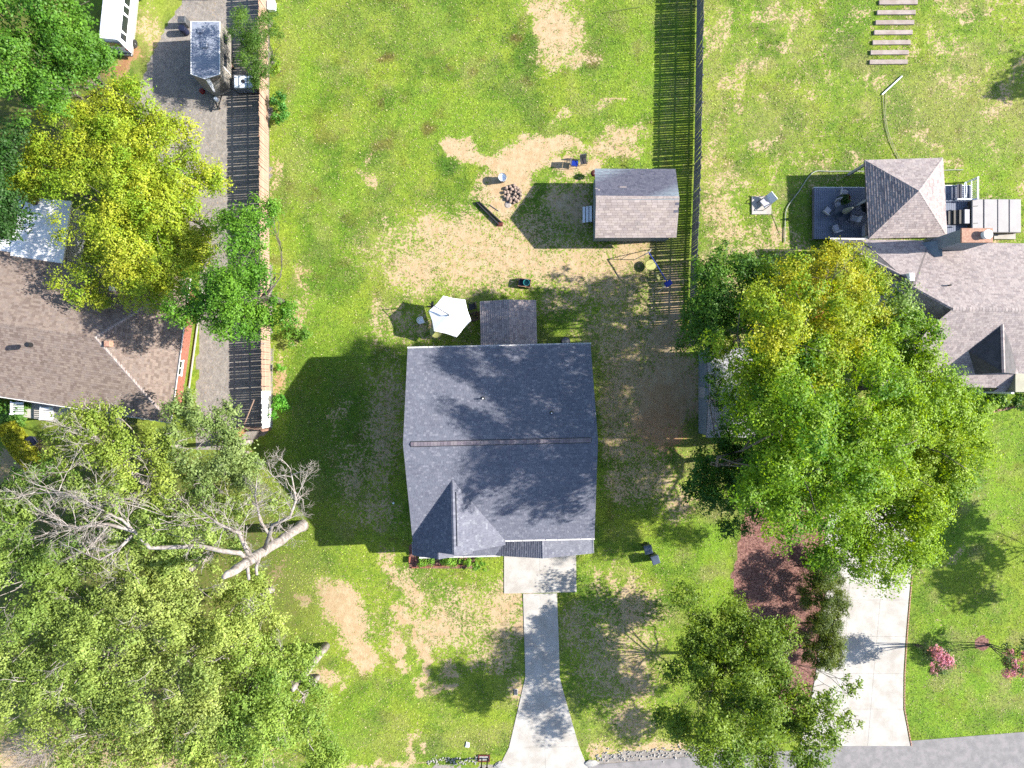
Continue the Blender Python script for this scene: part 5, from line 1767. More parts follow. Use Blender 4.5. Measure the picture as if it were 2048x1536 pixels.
# --- shrubs and hedges
for i, (px, py, rr, hh, lab) in enumerate([
        (1642, 1140, 1.9, 3.6, "clipped evergreen shrub under the big green tree beside the wide driveway"),
        (1646, 1200, 2.0, 3.8, "dark evergreen shrub second from the big tree beside the wide driveway"),
        (1644, 1258, 1.85, 3.5, "rounded evergreen shrub third along the wide driveway"),
        (1642, 1308, 1.75, 3.2, "last evergreen shrub of the row beside the wide driveway")]):
    tree("evergreen_shrub", lab, "shrub", [(px, py, hh * .42, rr, hh * .42), (px + 4, py + 3, hh * .72, rr * .6, hh * .3)], .14, A(132, 150, 52), A(74, 98, 38), 60 + i, 4.2, trunk_r=.09, clump=.28, group="evergreen shrubs beside the wide driveway", lobes=.1, hollow=.6, up=.35, asp=.4)
def crepe(px, py, lab, seed):
    r = np.random.default_rng(seed)
    b = W(px, py)
    root = thing("flowering_tree", lab, "tree", Vector((b.x, b.y, 0)))
    mb = MB()
    tips = []
    for k in range(6):
        a = k * 1.05 + r.uniform(-.3, .3)
        t = Vector((b.x + .45 * math.cos(a), b.y + .45 * math.sin(a), 2.3 + r.uniform(-.2, .4)))
        limb(mb, Vector((b.x + .08 * math.cos(a), b.y + .08 * math.sin(a), -.05)), t, .045, .02, r, .1, 5, 6)
        tips.append(t)
        for j in range(5):
            limb(mb, t, t + Vector((r.normal(0, .45), r.normal(0, .45), r.uniform(.2, .8))), .018, .006, r, .2, 3, 4)
    mb.build("trunk", "bark", root)
    p, tone, nb = crown_points([((b.x, b.y, 2.95), 1.15, .75, 1.0)], 2.0, .13, r, .25, 18, .3, .3)
    col = tints(p, tone, r, A(112, 140, 70), A(80, 110, 52))
    v, f, t = leaf_array(p, .13, col, r, nb=nb)
    raw_mesh("crown", v, f, 4, "leaf", root, tint=t, off=Vector((b.x, b.y, 0)))
    p, tone, nb = crown_points([((b.x, b.y, 3.1), 1.2, .85, 1.0)], 1.5, .11, r, .17, 22, .65, .35)
    col = tints(p, tone, r, A(250, 186, 206), A(230, 146, 176))
    v, f, t = leaf_array(p, .11, col, r, .4, .8, nb)
    raw_mesh("blossom", v, f, 4, "leaf", root, tint=t, off=Vector((b.x, b.y, 0)))
crepe(1833, 1290, "small pink-flowering tree nearest the wide driveway", 71)
crepe(1978, 1290, "small pink-flowering tree at the right edge of the lawn", 72)
for i, (px, py, rr, hh, lab) in enumerate([
        (843, 1125, .42, .6, "small bright green plant at the left end of the brick-edged bed"),
        (860, 1118, .55, .8, "leafy green plant second in the brick-edged bed"),
        (897, 1119, .75, .9, "largest green plant in the middle of the brick-edged bed"),
        (934, 1118, .65, .9, "green plant near the right end of the brick-edged bed"),
        (957, 1126, .6, .8, "green plant outside the right end of the brick-edged bed"),
        (838, 1106, .35, .6, "green plant at the corner of the charcoal-roofed house")]):
    tree("bed_plant", lab, "plant", [(px, py, hh * .55, rr, hh * .45)], .12, A(168, 214, 76), A(110, 166, 52), 80 + i, 3.2, trunk_r=.03, clump=.16, per=10, limbs=False, group="plants of the brick-edged bed")
for i, (px, py, rr, hh, lab, c1, c2) in enumerate([
        (560, 205, .75, 1.4, "broad-leaved vine on the tan fence below the cedar", A(104, 170, 62), A(64, 124, 44)),
        (560, 232, .65, 1.1, "low vine at the foot of the tan fence below the cedar", A(120, 184, 66), A(76, 136, 46)),
        (552, 140, .6, 2.0, "yellow-green creeper between the cedar and the tan fence", A(176, 206, 56), A(130, 170, 50)),
        (562, 735, .4, .7, "small bright green weed clump beside the fence cords", A(150, 214, 60), A(96, 168, 46)),
        (560, 812, .75, 1.3, "large bright green bush against the white fence boards", A(132, 206, 62), A(80, 154, 44)),
        (566, 800, .6, 1.1, "leafy green sprawl beside the bush on the white fence boards", A(120, 196, 62), A(72, 144, 44)),
        (595, 670, .9, .9, "spiky green clump of long leaves under the fence tree", A(150, 196, 72), A(96, 146, 48)),
        (1480, 1010, .6, .8, "low shrub at the top of the mulch bed", A(120, 170, 60), A(80, 128, 40)),
        (1920, 795, .9, 1.3, "rounded green shrub beside the cream entrance wall", A(110, 158, 54), A(70, 116, 40)),
        (2000, 800, .85, 1.2, "rounded green shrub below the front gable", A(110, 158, 54), A(70, 116, 40)),
        (2045, 800, .85, 1.2, "rounded green shrub at the right end of the stone-edged bed", A(110, 158, 54), A(70, 116, 40)),
        (1690, 397, .55, .9, "potted green plant among the deck chairs", A(96, 130, 52), A(62, 92, 38)),
        (20, 818, 1.6, .7, "block of low green ground shrub beside the brick house porch", A(140, 190, 84), A(96, 146, 56))]):
    tree("shrub", lab, "shrub", [(px, py, hh * .5 + (.5 if px == 1690 else 0), rr, hh * .5)], .17 if rr > .5 else .13, c1, c2, 100 + i, 3.0, trunk_r=.03, clump=.22, per=12, limbs=False)
def hedge():
    r = np.random.default_rng(5)
    path = [(28, 846), (36, 868), (52, 893), (72, 917), (98, 940)]
    root = thing("hedge", "curved clipped yellow-green hedge in front of the brick house", "hedge", W(60, 900))
    pts = [W(*q, 0) for q in path]
    cs, ns = [], []
    for (a, b) in zip(pts[:-1], pts[1:]):
        d = (b - a)
        n = 2200
        t = r.random(n)
        s = r.uniform(-.68, .68, n)
        top = r.random(n) < .55
        z = np.where(top, 1.25 + r.normal(0, .05, n), r.uniform(.1, 1.25, n))
        s = np.where(top, s, np.sign(s) * (.66 + r.normal(0, .05, n)))
        nn = d.cross(Vector((0, 0, 1))).normalized()
        cs.append(np.stack([a.x + d.x * t + nn.x * s, a.y + d.y * t + nn.y * s, z], -1))
    p = np.concatenate(cs)
    tone = fbm(p[:, 0], p[:, 1], 1.5, 3)
    col = tints(p, tone, r, A(222, 220, 60), A(130, 150, 44))
    v, f, t = leaf_array(p, .15, col, r, .4)
    raw_mesh("foliage", v, f, 4, "leaf", root, tint=t, off=ORIGIN[root.name])
    mb = MB()
    for q in pts:
        for k in range(3):
            mb.tube([(q.x + .2 * k - .2, q.y, 0), (q.x + .2 * k - .2, q.y, 1.0)], .03, 5)
    mb.build("stems", "bark", root)
hedge()
# trees standing outside the picture whose shade lies on the eastern lawn
tree("green_tree", "green tree standing just east of the lawn with the pink-flowering trees", "tree",
     [(2440, 1110, 9, 2.8), (2480, 1170, 9, 2.6), (2400, 1060, 8, 2.0), (2430, 1220, 8, 2.0)], .3, G1, G2, 91, 2.6, trunk_r=.13)
tree("green_tree", "green tree standing just east of the planked lawn", "tree",
     [(2545, 60, 8, 2.2), (2590, 20, 8, 2.0)], .3, G1, G2, 92, 2.6, trunk_r=.13)

# ------------------------------------------------------------------ vehicles and clutter on the gravel drive
def wheel(root, M, r=.33, w=.2, rim="white"):
    Mx = M @ Matrix.Rotation(math.pi / 2, 4, 'Y')
    t = MB().lathe([(r * .6, -w / 2), (r * .94, -w / 2), (r, -w / 4), (r, w / 4), (r * .94, w / 2), (r * .6, w / 2)], 18, (0, 0), Mx)
    o = t.build("wheel", "tyre", root, local=True)
    MB().lathe([(r * .58, -w * .42), (r * .6, w * .3), (r * .45, w * .46), (r * .2, w * .5)], 14, (0, 0), Mx).build("rim", rim, o, local=True)
    return o

def build_van():
    loc = W(271, 113)
    rz = -math.radians(6.0)
    c = loc + Matrix.Rotation(rz, 3, 'Z') @ Vector((-1.0, 3.0, 0))
    root = thing("van", "white passenger van with a ribbed roof and dark side windows", "van", Vector((c.x, c.y, 0)), rz)
    hw, L0, L1 = 1.0, -3.0, 2.9
    # lower body, waist, roof in rings (x half-width, z)
    rings = [(.96, .32), (1.0, .5), (1.0, 1.25), (.97, 1.4), (.84, 2.28), (.74, 2.42)]
    mb = MB()
    ys_ = [L0, L0 + .12, L1 - .9, L1]
    vs_, nr = [], len(rings)
    sect = []
    for yi, y in enumerate(ys_):
        ring = []
        for x, z in rings:
            yy = y
            if yi in (0, 1):
                yy = y + max(0, z - 1.3) * .22
            if yi == 3:
                yy = y - max(0, z - 1.2) * .75
            ring.append(Vector((x, yy, z)))
        full = ring + [Vector((-p.x, p.y, p.z)) for p in reversed(ring)]
        sect.append(full)
    m = 2 * nr
    for s in sect:
        vs_ += s
    f = []
    for i in range(len(sect) - 1):
        for k in range(m):
            f.append((i * m + k, (i + 1) * m + k, (i + 1) * m + (k + 1) % m, i * m + (k + 1) % m))
    f.append(tuple(range(m)))
    f.append(tuple(reversed(range((len(sect) - 1) * m, len(sect) * m))))
    mb.add(vs_, f)
    body = mb.build("body", "van_paint", root, local=True)
    for i in range(7):
        x = -.66 + i * .22
        MB().box(x - .025, x + .025, L0 + .5, L1 - 1.0, 2.415, 2.45).build("roof_rib", "white", body, local=True)
    MB().box(-1.005, 1.005, L0 - .02, L1 - .2, .42, .62).build("lower_panel", "van_lower", root, local=True)
    for s in (-1, 1):
        for (y0, y1) in ((L0 + .42, L0 + 1.0), (L0 + 1.12, L0 + 2.5), (L0 + 2.62, L0 + 3.25), (L0 + 3.37, L0 + 4.4)):
            def sx(z):
                return s * (.97 - (z - 1.4) / .88 * .13 + .012)
            p = [Vector((sx(1.5), y0, 1.5)), Vector((sx(1.5), y1, 1.5)), Vector((sx(2.16), y1, 2.16)), Vector((sx(2.16), y0 + .1, 2.16))]
            q = [v - Vector((s * .02, 0, 0)) for v in p]
            MB().add(p + q, [(0, 1, 2, 3) if s > 0 else (3, 2, 1, 0), (0, 4, 5, 1), (1, 5, 6, 2), (2, 6, 7, 3), (3, 7, 4, 0)]).build("side_window", "glass_dark", root, local=True)
        for y in (L0 + .95, L1 - .85):
            wheel(root, Matrix.Translation((s * .98, y, .33)), .34, .22)
        MB().bbox(s * .9 - .07, s * .9 + .07, L0 - .03, L0 + .1, 1.0, 1.3, .01).build("tail_light", "red_plastic", root, local=True)
    MB().box(-.72, .72, L0 + .06, L0 + .09, 1.5, 2.1, Matrix.Shear('XY', 4, (0, 0))).build("rear_window", "glass_dark", root, local=True)
    MB().bbox(-1.0, 1.0, L0 - .22, L0 - .02, .38, .55, .03).build("bumper", "grey_metal", root, local=True)
    MB().box(-.25, .25, L0 - .035, L0 - .015, .85, 1.0).build("number_plate", "dark_metal", root, local=True)
build_van()

def build_camper():
    zt = 2.9
    c = W(411, 97, zt)
    root = thing("camper_trailer", "old white-roofed camper trailer with a faceted front parked on the gravel", "trailer", Vector((c.x, c.y, 0)))
    x0, x1 = W(382, 0, zt).x - c.x, W(439.5, 0, zt).x - c.x
    yb, yf = W(0, 43, zt).y - c.y, W(0, 148, zt).y - c.y
    xm = (x0 + x1) / 2
    # hull: plan outline with a pointed front, front faces slope forward below
    top = [(x0, yb), (x0, yf), (xm - .05, yf - .4), (x1, yf), (x1, yb)]
    bot = [(x0, yb), (x0, yf - .15), (xm - .05, yf - .95), (x1, yf - .35), (x1, yb)]
    vs_ = [Vector((x, y, .55)) for x, y in bot] + [Vector((x, y, zt - .05)) for x, y in top]
    n = 5
    mb = MB().add(vs_, [tuple(range(n))] + [(i, n + i, n + (i + 1) % n, (i + 1) % n) for i in range(n)])
    body = mb.build("body", "camper_side", root, local=True)
    k = .0
    MB().prism([(x, y) for x, y in top], zt - .049, zt).build("roof", "camper_roof", root, local=True)
    rim = MB()
    for (a, b) in zip(top, top[1:] + top[:1]):
        rim.tube([(a[0], a[1], zt), (b[0], b[1], zt)], .025, 5)
    rim.build("roof_edge", "white", root, local=True)
    for (px, py, s) in ((409, 90, .26), (400, 62, .18)):
        p = W(px, py, zt) - c
        hb = MB().bbox(p.x - s, p.x + s, p.y - s, p.y + s, zt, zt + .12, .03).build("roof_hatch", "camper_roof", root, local=True)
    # front window and panels
    A0, A1 = vs_[2], vs_[3]
    B0, B1 = vs_[7], vs_[8]
    def fp(u, v, o=.015):
        p = A0.lerp(A1, u).lerp(B0.lerp(B1, u), v)
        nn = (A1 - A0).cross(B0 - A0).normalized()
        return p + nn * o
    for (u0, u1, v0, v1, m, nm) in ((.02, .25, .3, .95, "white", "front_panel"), (.3, .97, .1, .95, "camper_front", "front_panel")):
        p = [fp(u0, v0), fp(u1, v0), fp(u1, v1), fp(u0, v1)]
        q = [fp(u0, v0, -.01), fp(u1, v0, -.01), fp(u1, v1, -.01), fp(u0, v1, -.01)]
        MB().add(p + q, [(0, 1, 2, 3), (0, 4, 5, 1), (1, 5, 6, 2), (2, 6, 7, 3), (3, 7, 4, 0)]).build(nm, m, root, local=True)
    for s, x in ((1, x1), (-1, x0)):
        for (y0, y1) in ((yb - .6, yb - 1.3), (yb - 2.2, yb - 3.2)):
            MB().box(min(x, x + s * .02), max(x, x + s * .02), y1, y0, 1.5, 2.1).build("window", "glass_dark", root, local=True)
        for y in (yb - 1.9,):
            wheel(root, Matrix.Translation((x - s * .08, y, .33)), .33, .22)
    MB().box(x1 - .01, x1 + .03, yb - 3.4, yb - 3.35, .7, 2.2).build("awning_rail", "white", root, local=True)
    fr = MB()
    fr.tube([(xm - .5, yf - .2, .5), (xm, yf - 1.9, .48)], .05, 6).tube([(xm + .5, yf - .2, .5), (xm, yf - 1.9, .48)], .05, 6)
    fr.build("tow_bar", "dark_metal", root, local=True)
    MB().tube([(xm, yf - 1.7, .0), (xm, yf - 1.7, .75)], .05, 8).build("jockey_jack", "dark_metal", root, local=True)
    MB().lathe([(.14, .55), (.17, .6), (.17, .95), (.08, 1.03)], 14, (xm, yf - 1.2)).build("gas_bottle", "white", root, local=True)
    p = W(406, 184)
    r = thing("gas_can", "round red can on the ground by the camper's nose", "can", p)
    MB().lathe([(.17, 0), (.22, .06), (.22, .28), (.16, .36), (.05, .38)], 16, (0, 0)).build("body", "red_plastic", r, local=True)
    MB().tube([(-.1, 0, .36), (-.05, 0, .44), (.05, 0, .44), (.1, 0, .36)], .015, 5).build("handle", "black", r, local=True)
    # barrel, stepladder leaning, pipes
    p = W(373, 66)
    r = thing("barrel", "dark blue barrel behind the camper", "barrel", p)
    MB().lathe([(.27, 0), (.3, .05), (.3, .3), (.31, .32), (.3, .34), (.3, .6), (.31, .62), (.3, .64), (.3, .88), (.28, .92), (.27, .9)], 18, (0, 0)).build("body", "navy", r, local=True)
    MB().lathe([(.27, .9), (.26, .92), (.04, .925)], 18, (0, 0)).build("lid", "navy", r, local=True)
    p = W(374, 50)
    r = thing("utility_cabinet", "pale grey cabinet beside the blue barrel", "cabinet", p)
    MB().bbox(-.35, .3, -.25, .25, .05, 1.0, .02).build("body", "grey_metal", r, local=True)
    MB().box(-.33, .28, -.27, -.255, .1, .95).build("door", "offwhite_wall", r, local=True)
    MB().box(-.3, .25, -.2, .2, 0, .05).build("plinth", "dark_metal", r, local=True)
    r = thing("gutter_length", "length of pale guttering lying between the camper and the tan fence", "pipe", W(460, 110))
    a, b = W(455, 92, .6), W(462, 136, .6)
    d = b - a
    M = Matrix.Translation(a) @ Matrix.Rotation(math.atan2(d.y, d.x), 4, 'Z')
    L = d.length
    MB().box(0, L, -.09, -.07, .0, .12, M).box(0, L, .07, .09, .0, .12, M).box(0, L, -.07, .07, .0, .02, M).build("channel", "plank_path", r)
    for x in (.2, L - .3):
        MB().box(x, x + .12, -.12, .12, -.6, -.0, M).build("trestle", "wood_brown", r)
build_camper()

def build_tote():
    zt = 1.25
    a, b = W(466, 149, zt), W(507, 176, zt)
    c = (a + b) / 2
    root = thing("water_tank", "white caged water tank between the camper and the tan fence", "tank", Vector((c.x, c.y, 0)))
    hx, hy = (b.x - a.x) / 2, (a.y - b.y) / 2
    MB().box(-hx, hx, -hy, hy, 0, .14).build("pallet", "wood_brown", root, local=True)
    MB().bbox(-hx + .05, hx - .05, -hy + .05, hy - .05, .14, zt, .08).build("tank", "tote_plastic", root, local=True)
    MB().lathe([(.16, zt), (.16, zt + .05), (.03, zt + .06)], 14, (0, 0)).build("lid", "dark_metal", root, local=True)
    bars = MB()
    for i in range(6):
        z = .2 + i * (zt - .22) / 5
        bars.tube([(-hx, -hy, z), (hx, -hy, z), (hx, hy, z), (-hx, hy, z), (-hx, -hy, z)], .02, 5)
    for i in range(7):
        x = -hx + 2 * hx * i / 6
        for y in (-hy, hy):
            bars.tube([(x, y, .14), (x, y, zt + .03)], .02, 5)
    for i in range(5):
        y = -hy + 2 * hy * i / 4
        for x in (-hx, hx):
            bars.tube([(x, y, .14), (x, y, zt + .03)], .02, 5)
    for x in (-hx * .4, hx * .4):
        bars.tube([(x, -hy, zt + .03), (x, hy, zt + .03)], .025, 5)
    o = bars.build("cage", "grey_metal", root, local=True)
    # pale box beyond the fence and tarped load at the top edge
    p = W(546, 16)
    r = thing("storage_box", "pale blue plastic box beside the tan fence behind the cedar", "box", p)
    MB().box(-.28, .28, -.36, .36, 0, .5, taper=-.03).build("body", "tote_plastic", r, local=True)
    MB().bbox(-.34, .34, -.42, .42, .5, .58, .03).build("lid", "tote_plastic", r, local=True)
    p = W(425, -36)
    r = thing("tarped_trailer", "flat trailer under a teal tarp at the top edge of the gravel", "trailer", p)
    MB().bbox(-1.25, 1.25, -1.45, 1.5, .6, 1.25, .15).build("tarp", "teal_tarp", r, local=True)
    MB().box(-1.15, 1.15, -1.4, 1.4, .45, .6).build("bed", "grey_metal", r, local=True)
    for s in (-1, 1):
        wheel(r, Matrix.Translation((s * 1.2, 0, .33)), .33, .2)
build_tote()

# ------------------------------------------------------------------ things in the sandy yard
def chair(label, px, py, rz, mat, frame="dark_frame", z=0, group=None, cush=True, name="patio_chair"):
    p = W(px, py, z)
    root = thing(name, label, "chair", (p.x, p.y, z), rz, group)
    fr = MB()
    for s in (-1, 1):
        MB().tube([(s * .27, -.27, 0), (s * .27, -.25, .42)], .018, 6).build("leg", frame, root, local=True)
        MB().tube([(s * .27, .30, 0), (s * .27, .22, .42)], .018, 6).build("leg", frame, root, local=True)
        MB().tube([(s * .29, -.26, .42), (s * .30, -.27, .63), (s * .30, .05, .66), (s * .28, .27, .64)], .022, 6).build("armrest", frame, root, local=True)
    MB().bbox(-.26, .26, -.28, .25, .40, .50 if cush else .43, .04 if cush else .01).build("seat", mat, root, local=True)
    M = Matrix.Translation((0, .25, .45)) @ Matrix.Rotation(math.radians(-14), 4, 'X')
    MB().bbox(-.27, .27, -.02, .06, .0, .55, .02, M).build("backrest", mat if cush else frame, root, local=True)
    return root

def build_yard():
    # cantilever parasol
    mast = W(866, 613)
    ap = W(894.5, 629.5, 2.95)
    root = thing("parasol", "big white cantilever parasol beside the back porch", "umbrella", Vector((mast.x, mast.y, 0)))
    rim_px = [(886.5, 591.5), (930, 599), (942.5, 641), (913.5, 674.5), (868, 662), (857.5, 622)]
    rim = [W(q[0], q[1], 2.35) for q in rim_px]
    c0 = sum(rim, Vector()) / 6
    ap = Vector((c0.x, c0.y, 2.92))
    mb = MB()
    up = Vector((0, 0, 1))
    for i in range(6):
        a, b = rim[i], rim[(i + 1) % 6]
        rows = []
        for t in (1.0, .66, .33):
            p, q = ap.lerp(a, t), ap.lerp(b, t)
            m_ = (p + q) / 2 - up * .06 * t + (ap - (p + q) / 2) * .04
            rows.append([p, m_, q])
        vs_ = [x for r in rows for x in r] + [ap]
        f = []
        for r in (0, 1):
            for k in (0, 1):
                f.append((r * 3 + k + 1, r * 3 + k, r * 3 + k + 3, r * 3 + k + 4))
        f += [(7, 6, 9), (8, 7, 9)]
        low = [x - up * .012 for x in vs_]
        k = MB().add(vs_ + low, f + [tuple(10 + j for j in reversed(q)) for q in f])
        k.build("canopy_panel", "canvas_white", root)
    for a in rim:
        MB().tube([ap - up * .03, a - up * .03], .012, 5).build("rib", "grey_metal", root)
    MB().lathe([(.06, 2.86), (.07, 2.98), (.03, 3.05)], 10, (ap.x, ap.y)).build("hub", "dark_metal", root)
    mz = Vector((mast.x, mast.y, 0))
    MB().tube([mz, mz + Vector((0, 0, 2.6))], .04, 8).build("pole", "dark_metal", root)
    MB().tube([mz + Vector((0, 0, 2.3)), mz + Vector((-.0, 0, 2.75)), Vector((ap.x, ap.y, 3.12)), Vector((ap.x, ap.y, 2.98))], .03, 7).build("arm", "dark_metal", root)
    MB().tube([mz + Vector((0, 0, 1.5)), mz.lerp(Vector((ap.x, ap.y, 0)), .35) + Vector((0, 0, 2.86))], .02, 6).build("strut", "dark_metal", root)
    MB().box(mz.x - .45, mz.x + .45, mz.y - .05, mz.y + .05, 0, .05).box(mz.x - .05, mz.x + .05, mz.y - .45, mz.y - .051, 0, .05).box(mz.x - .05, mz.x + .05, mz.y + .051, mz.y + .45, 0, .05).build("base", "dark_metal", root)
    # white plastic chair
    p = W(843, 642)
    ch = thing("garden_chair", "white moulded plastic chair in the parasol's shadow", "chair", p, math.radians(110))
    MB().bbox(-.24, .24, -.24, .22, .39, .43, .03).build("seat", "plastic_white", ch, local=True)
    bk = MB()
    for i in range(7):
        a0 = math.radians(20 + i * 140 / 6)
        x, y = .26 * math.cos(a0), .04 + .22 * math.sin(a0)
        bk.box(x - .03, x + .03, y - .015, y + .015, .43, .80)
    bk.tube([(.27 * math.cos(math.radians(t)), .04 + .24 * math.sin(math.radians(t)), .80 - (.16 if t in (-10, 190) else 0)) for t in range(-10, 191, 20)], .03, 6)
    bk.build("backrest", "plastic_white", ch, local=True)
    for sx in (-1, 1):
        MB().tube([(sx * .28, -.22, .62), (sx * .28, .1, .64)], .03, 6).build("armrest", "plastic_white", ch, local=True)
        for sy in (-1, 1):
            MB().tube([(sx * .27, sy * .24, 0), (sx * .22, sy * .2, .62 if sy < 0 else .42)], .028, 6).build("leg", "plastic_white", ch, local=True)
    # yellow table
    p = W(874, 664)
    t = thing("round_table", "round pale yellow plastic table under the edge of the white parasol", "table", p)
    MB().lathe([(.5, .66), (.54, .68), (.54, .71), (.5, .72)], 28, (0, 0)).build("tabletop", "plastic_yellow", t, local=True)
    for k in range(4):
        a = k * math.pi / 2 + .5
        MB().tube([(.36 * math.cos(a), .36 * math.sin(a), 0), (.3 * math.cos(a), .3 * math.sin(a), .66)], .03, 6).build("leg", "plastic_yellow", t, local=True)
    # wooden chairs under the parasol
    chair("dark grey folding chair under the north-east rim of the parasol", 944, 614, math.radians(-80), "dark_frame", "dark_frame", cush=False)
    # slatted wooden chair
    p = W(950, 634)
    a = thing("adirondack_chair", "brown slatted wooden chair between the parasol and the back porch", "chair", p, math.radians(-75))
    for i in range(5):
        MB().box(-.26, .26, -.3 + i * .11, -.21 + i * .11, .36 - i * .02, .385 - i * .02).build("seat_slat", "wood_brown", a, local=True)
    M = Matrix.Translation((0, .25, .3)) @ Matrix.Rotation(math.radians(-25), 4, 'X')
    for i in range(5):
        MB().box(-.26 + i * .107, -.17 + i * .107, -.01, .012, 0, .7 - .04 * abs(i - 2), M).build("back_slat", "wood_brown", a, local=True)
    for s in (-1, 1):
        MB().box(s * .3 - .03, s * .3 + .03, -.34, -.28, 0, .55).build("leg", "wood_brown", a, local=True)
        MB().box(s * .3 - .03, s * .3 + .03, .22, .28, 0, .55).build("leg", "wood_brown", a, local=True)
        MB().box(s * .31 - .07, s * .31 + .07, -.4, .34, .55, .575).build("armrest", "wood_brown", a, local=True)
    # garden cart
    p = W(1049, 567)
    g = thing("garden_cart", "small garden cart loaded with a teal tub on the sandy grass", "cart", p, math.radians(-8))
    MB().box(-.5, .5, -.32, .32, .24, .30).build("bed", "wood_brown", g, local=True)
    for (x0, x1, y0, y1) in ((-.53, .53, -.35, -.32), (-.53, .53, .32, .35), (-.53, -.50, -.32, .32), (.50, .53, -.32, .32)):
        MB().box(x0, x1, y0, y1, .26, .5).build("side_panel", "brick_pink", g, local=True)
    for x in (-.36, .36):
        for s in (-1, 1):
            wheel(g, Matrix.Translation((x, 0, 0)) @ Matrix.Rotation(math.pi / 2, 4, 'Z') @ Matrix.Translation((s * .36, 0, .15)), .15, .08, "grey_metal")
    MB().tube([(-.5, 0, .28), (-.95, -.05, .35), (-1.15, -.05, .5)], .018, 6).build("handle", "dark_metal", g, local=True)
    tb = thing("plastic_tub", "teal plastic tub standing in the garden cart", "tub", (p.x + .15, p.y, .3), math.radians(-8))
    MB().lathe([(.2, 0), (.26, .3), (.28, .31), (.28, .33), (.25, .33), (.2, .03)], 18, (0, 0)).build("shell", "plastic_teal", tb, local=True)
    bx = thing("tool_crate", "dark crate beside the teal tub in the garden cart", "crate", (p.x - .27, p.y + .02, .3), math.radians(-8))
    cr = MB()
    for (x0, x1, y0, y1) in ((-.2, .2, -.26, -.24), (-.2, .2, .24, .26), (-.2, -.18, -.24, .24), (.18, .2, -.24, .24)):
        cr.box(x0, x1, y0, y1, 0, .26)
    cr.box(-.18, .18, -.24, .24, 0, .02)
    cr.build("crate", "navy", bx, local=True)
    # barrel bin
    p = W(1005, 360)
    b = thing("rubbish_bin", "open round bin with a pale bag liner on the bare sand", "bin", p)
    MB().lathe([(.25, 0), (.29, .1), (.33, .78), (.35, .8), (.35, .84), (.31, .84), (.29, .6)], 20, (0, 0)).build("body", "grey_metal", b, local=True)
    MB().lathe([(.31, .6), (.36, .86), (.37, .80), (.36, .70), (.355, .84), (.30, .82), (.2, .66), (.04, .62)], 14, (0, 0)).build("bag_liner", "tote_plastic", b, local=True)
    # fire pit
    p = W(1026, 389)
    f = thing("fire_pit", "ring of rough pale stones around black ash on the bare sand", "fire pit", p)
    MB().lathe([(.78, -.03), (.7, .02), (.3, .05), (.05, .06)], 22, (0, 0)).build("ash_bed", "soot", f, local=True)
    r = random.Random(3)
    def rock(s, sd):
        rr = random.Random(sd)
        mb = MB()
        nlat, nlon = 4, 7
        pts = [Vector((0, 0, -.5))]
        for i in range(1, nlat):
            th = math.pi * i / nlat
            for j in range(nlon):
                a = 2 * math.pi * (j + .5 * (i % 2)) / nlon
                k = rr.uniform(.75, 1.15)
                pts.append(Vector((math.sin(th) * math.cos(a) * .55 * k, math.sin(th) * math.sin(a) * .5 * k, -math.cos(th) * .42 * rr.uniform(.8, 1.1))))
        pts.append(Vector((0, 0, .42)))
        fs = []
        for j in range(nlon):
            fs.append((0, 1 + (j + 1) % nlon, 1 + j))
        for i in range(nlat - 2):
            for j in range(nlon):
                a0, a1 = 1 + i * nlon + j, 1 + i * nlon + (j + 1) % nlon
                fs.append((a0, a1, a1 + nlon, a0 + nlon))
        L = len(pts) - 1
        for j in range(nlon):
            fs.append((1 + (nlat - 2) * nlon + j, 1 + (nlat - 2) * nlon + (j + 1) % nlon, L))
        return mb.add([q * s for q in pts], fs)
    protos = []
    for k in range(26):
        a = k * 2.4
        rad = .18 + .55 * math.sqrt(k / 26)
        if k > 12:
            a = (k - 13) / 13 * 2 * math.pi
            rad = .70 + r.uniform(-.06, .08)
        o = rock(r.uniform(.26, .38), k + 1).build("stone", "stone", f, local=True)
        o.location = (rad * math.cos(a), rad * math.sin(a), r.uniform(.06, .16))
        o.rotation_euler = (r.uniform(-.3, .3), r.uniform(-.3, .3), r.uniform(0, 6))
    p = W(1016, 409)
    tag(MB().lathe([(.3, -.02), (.24, .015), (.03, .03)], 12, (p.x, p.y)).build("ash_heap", "ash"), "small heap of white ash below the stone fire pit", "ash")
    # timber and pipes
    for (a, b_, w, h, m, lab) in (((953, 405), (998, 450), .12, .22, "black", "long black pipe half beside the fire pit"),
                                  ((958, 404), (1003, 446), .10, .2, "dark_metal", "dark timber laid against the long black pipe"),
                                  ((982, 428), (1008, 446), .05, .06, "wood_pale", "thin pale batten beside the dark timber"),
                                  ((980, 410), (998, 422), .05, .05, "plank_path", "short pale stick near the stone fire pit")):
        A0, B0 = W(*a), W(*b_)
        d = B0 - A0
        M = Matrix.Translation(A0) @ Matrix.Rotation(math.atan2(d.y, d.x), 4, 'Z')
        o = MB().bbox(0, d.length, -w / 2, w / 2, -.02, h, .01, M).build("timber_length", m)
        tag(o, lab, "timber")
    p = W(1000, 449)
    tag(MB().bbox(p.x - .25, p.x + .25, p.y - .15, p.y + .15, -.02, .16, .03).build("concrete_block", "rust_brick"), "reddish block at the lower end of the dark timbers", "block")
    # folding chairs by the shed
    chair("blue folding chair north-west of the shed", 1148, 330, math.radians(80), "plastic_blue", "dark_frame", cush=False, group="folding chairs by the shed")
    chair("dark folding chair standing nearest the shed roof's north-west corner", 1166, 325, math.radians(10), "dark_frame", "grey_metal", cush=False, group="folding chairs by the shed")
    p = W(1186, 352)
    k = thing("charcoal_grill", "small dark red kettle grill at the shed's north-west corner", "grill", p)
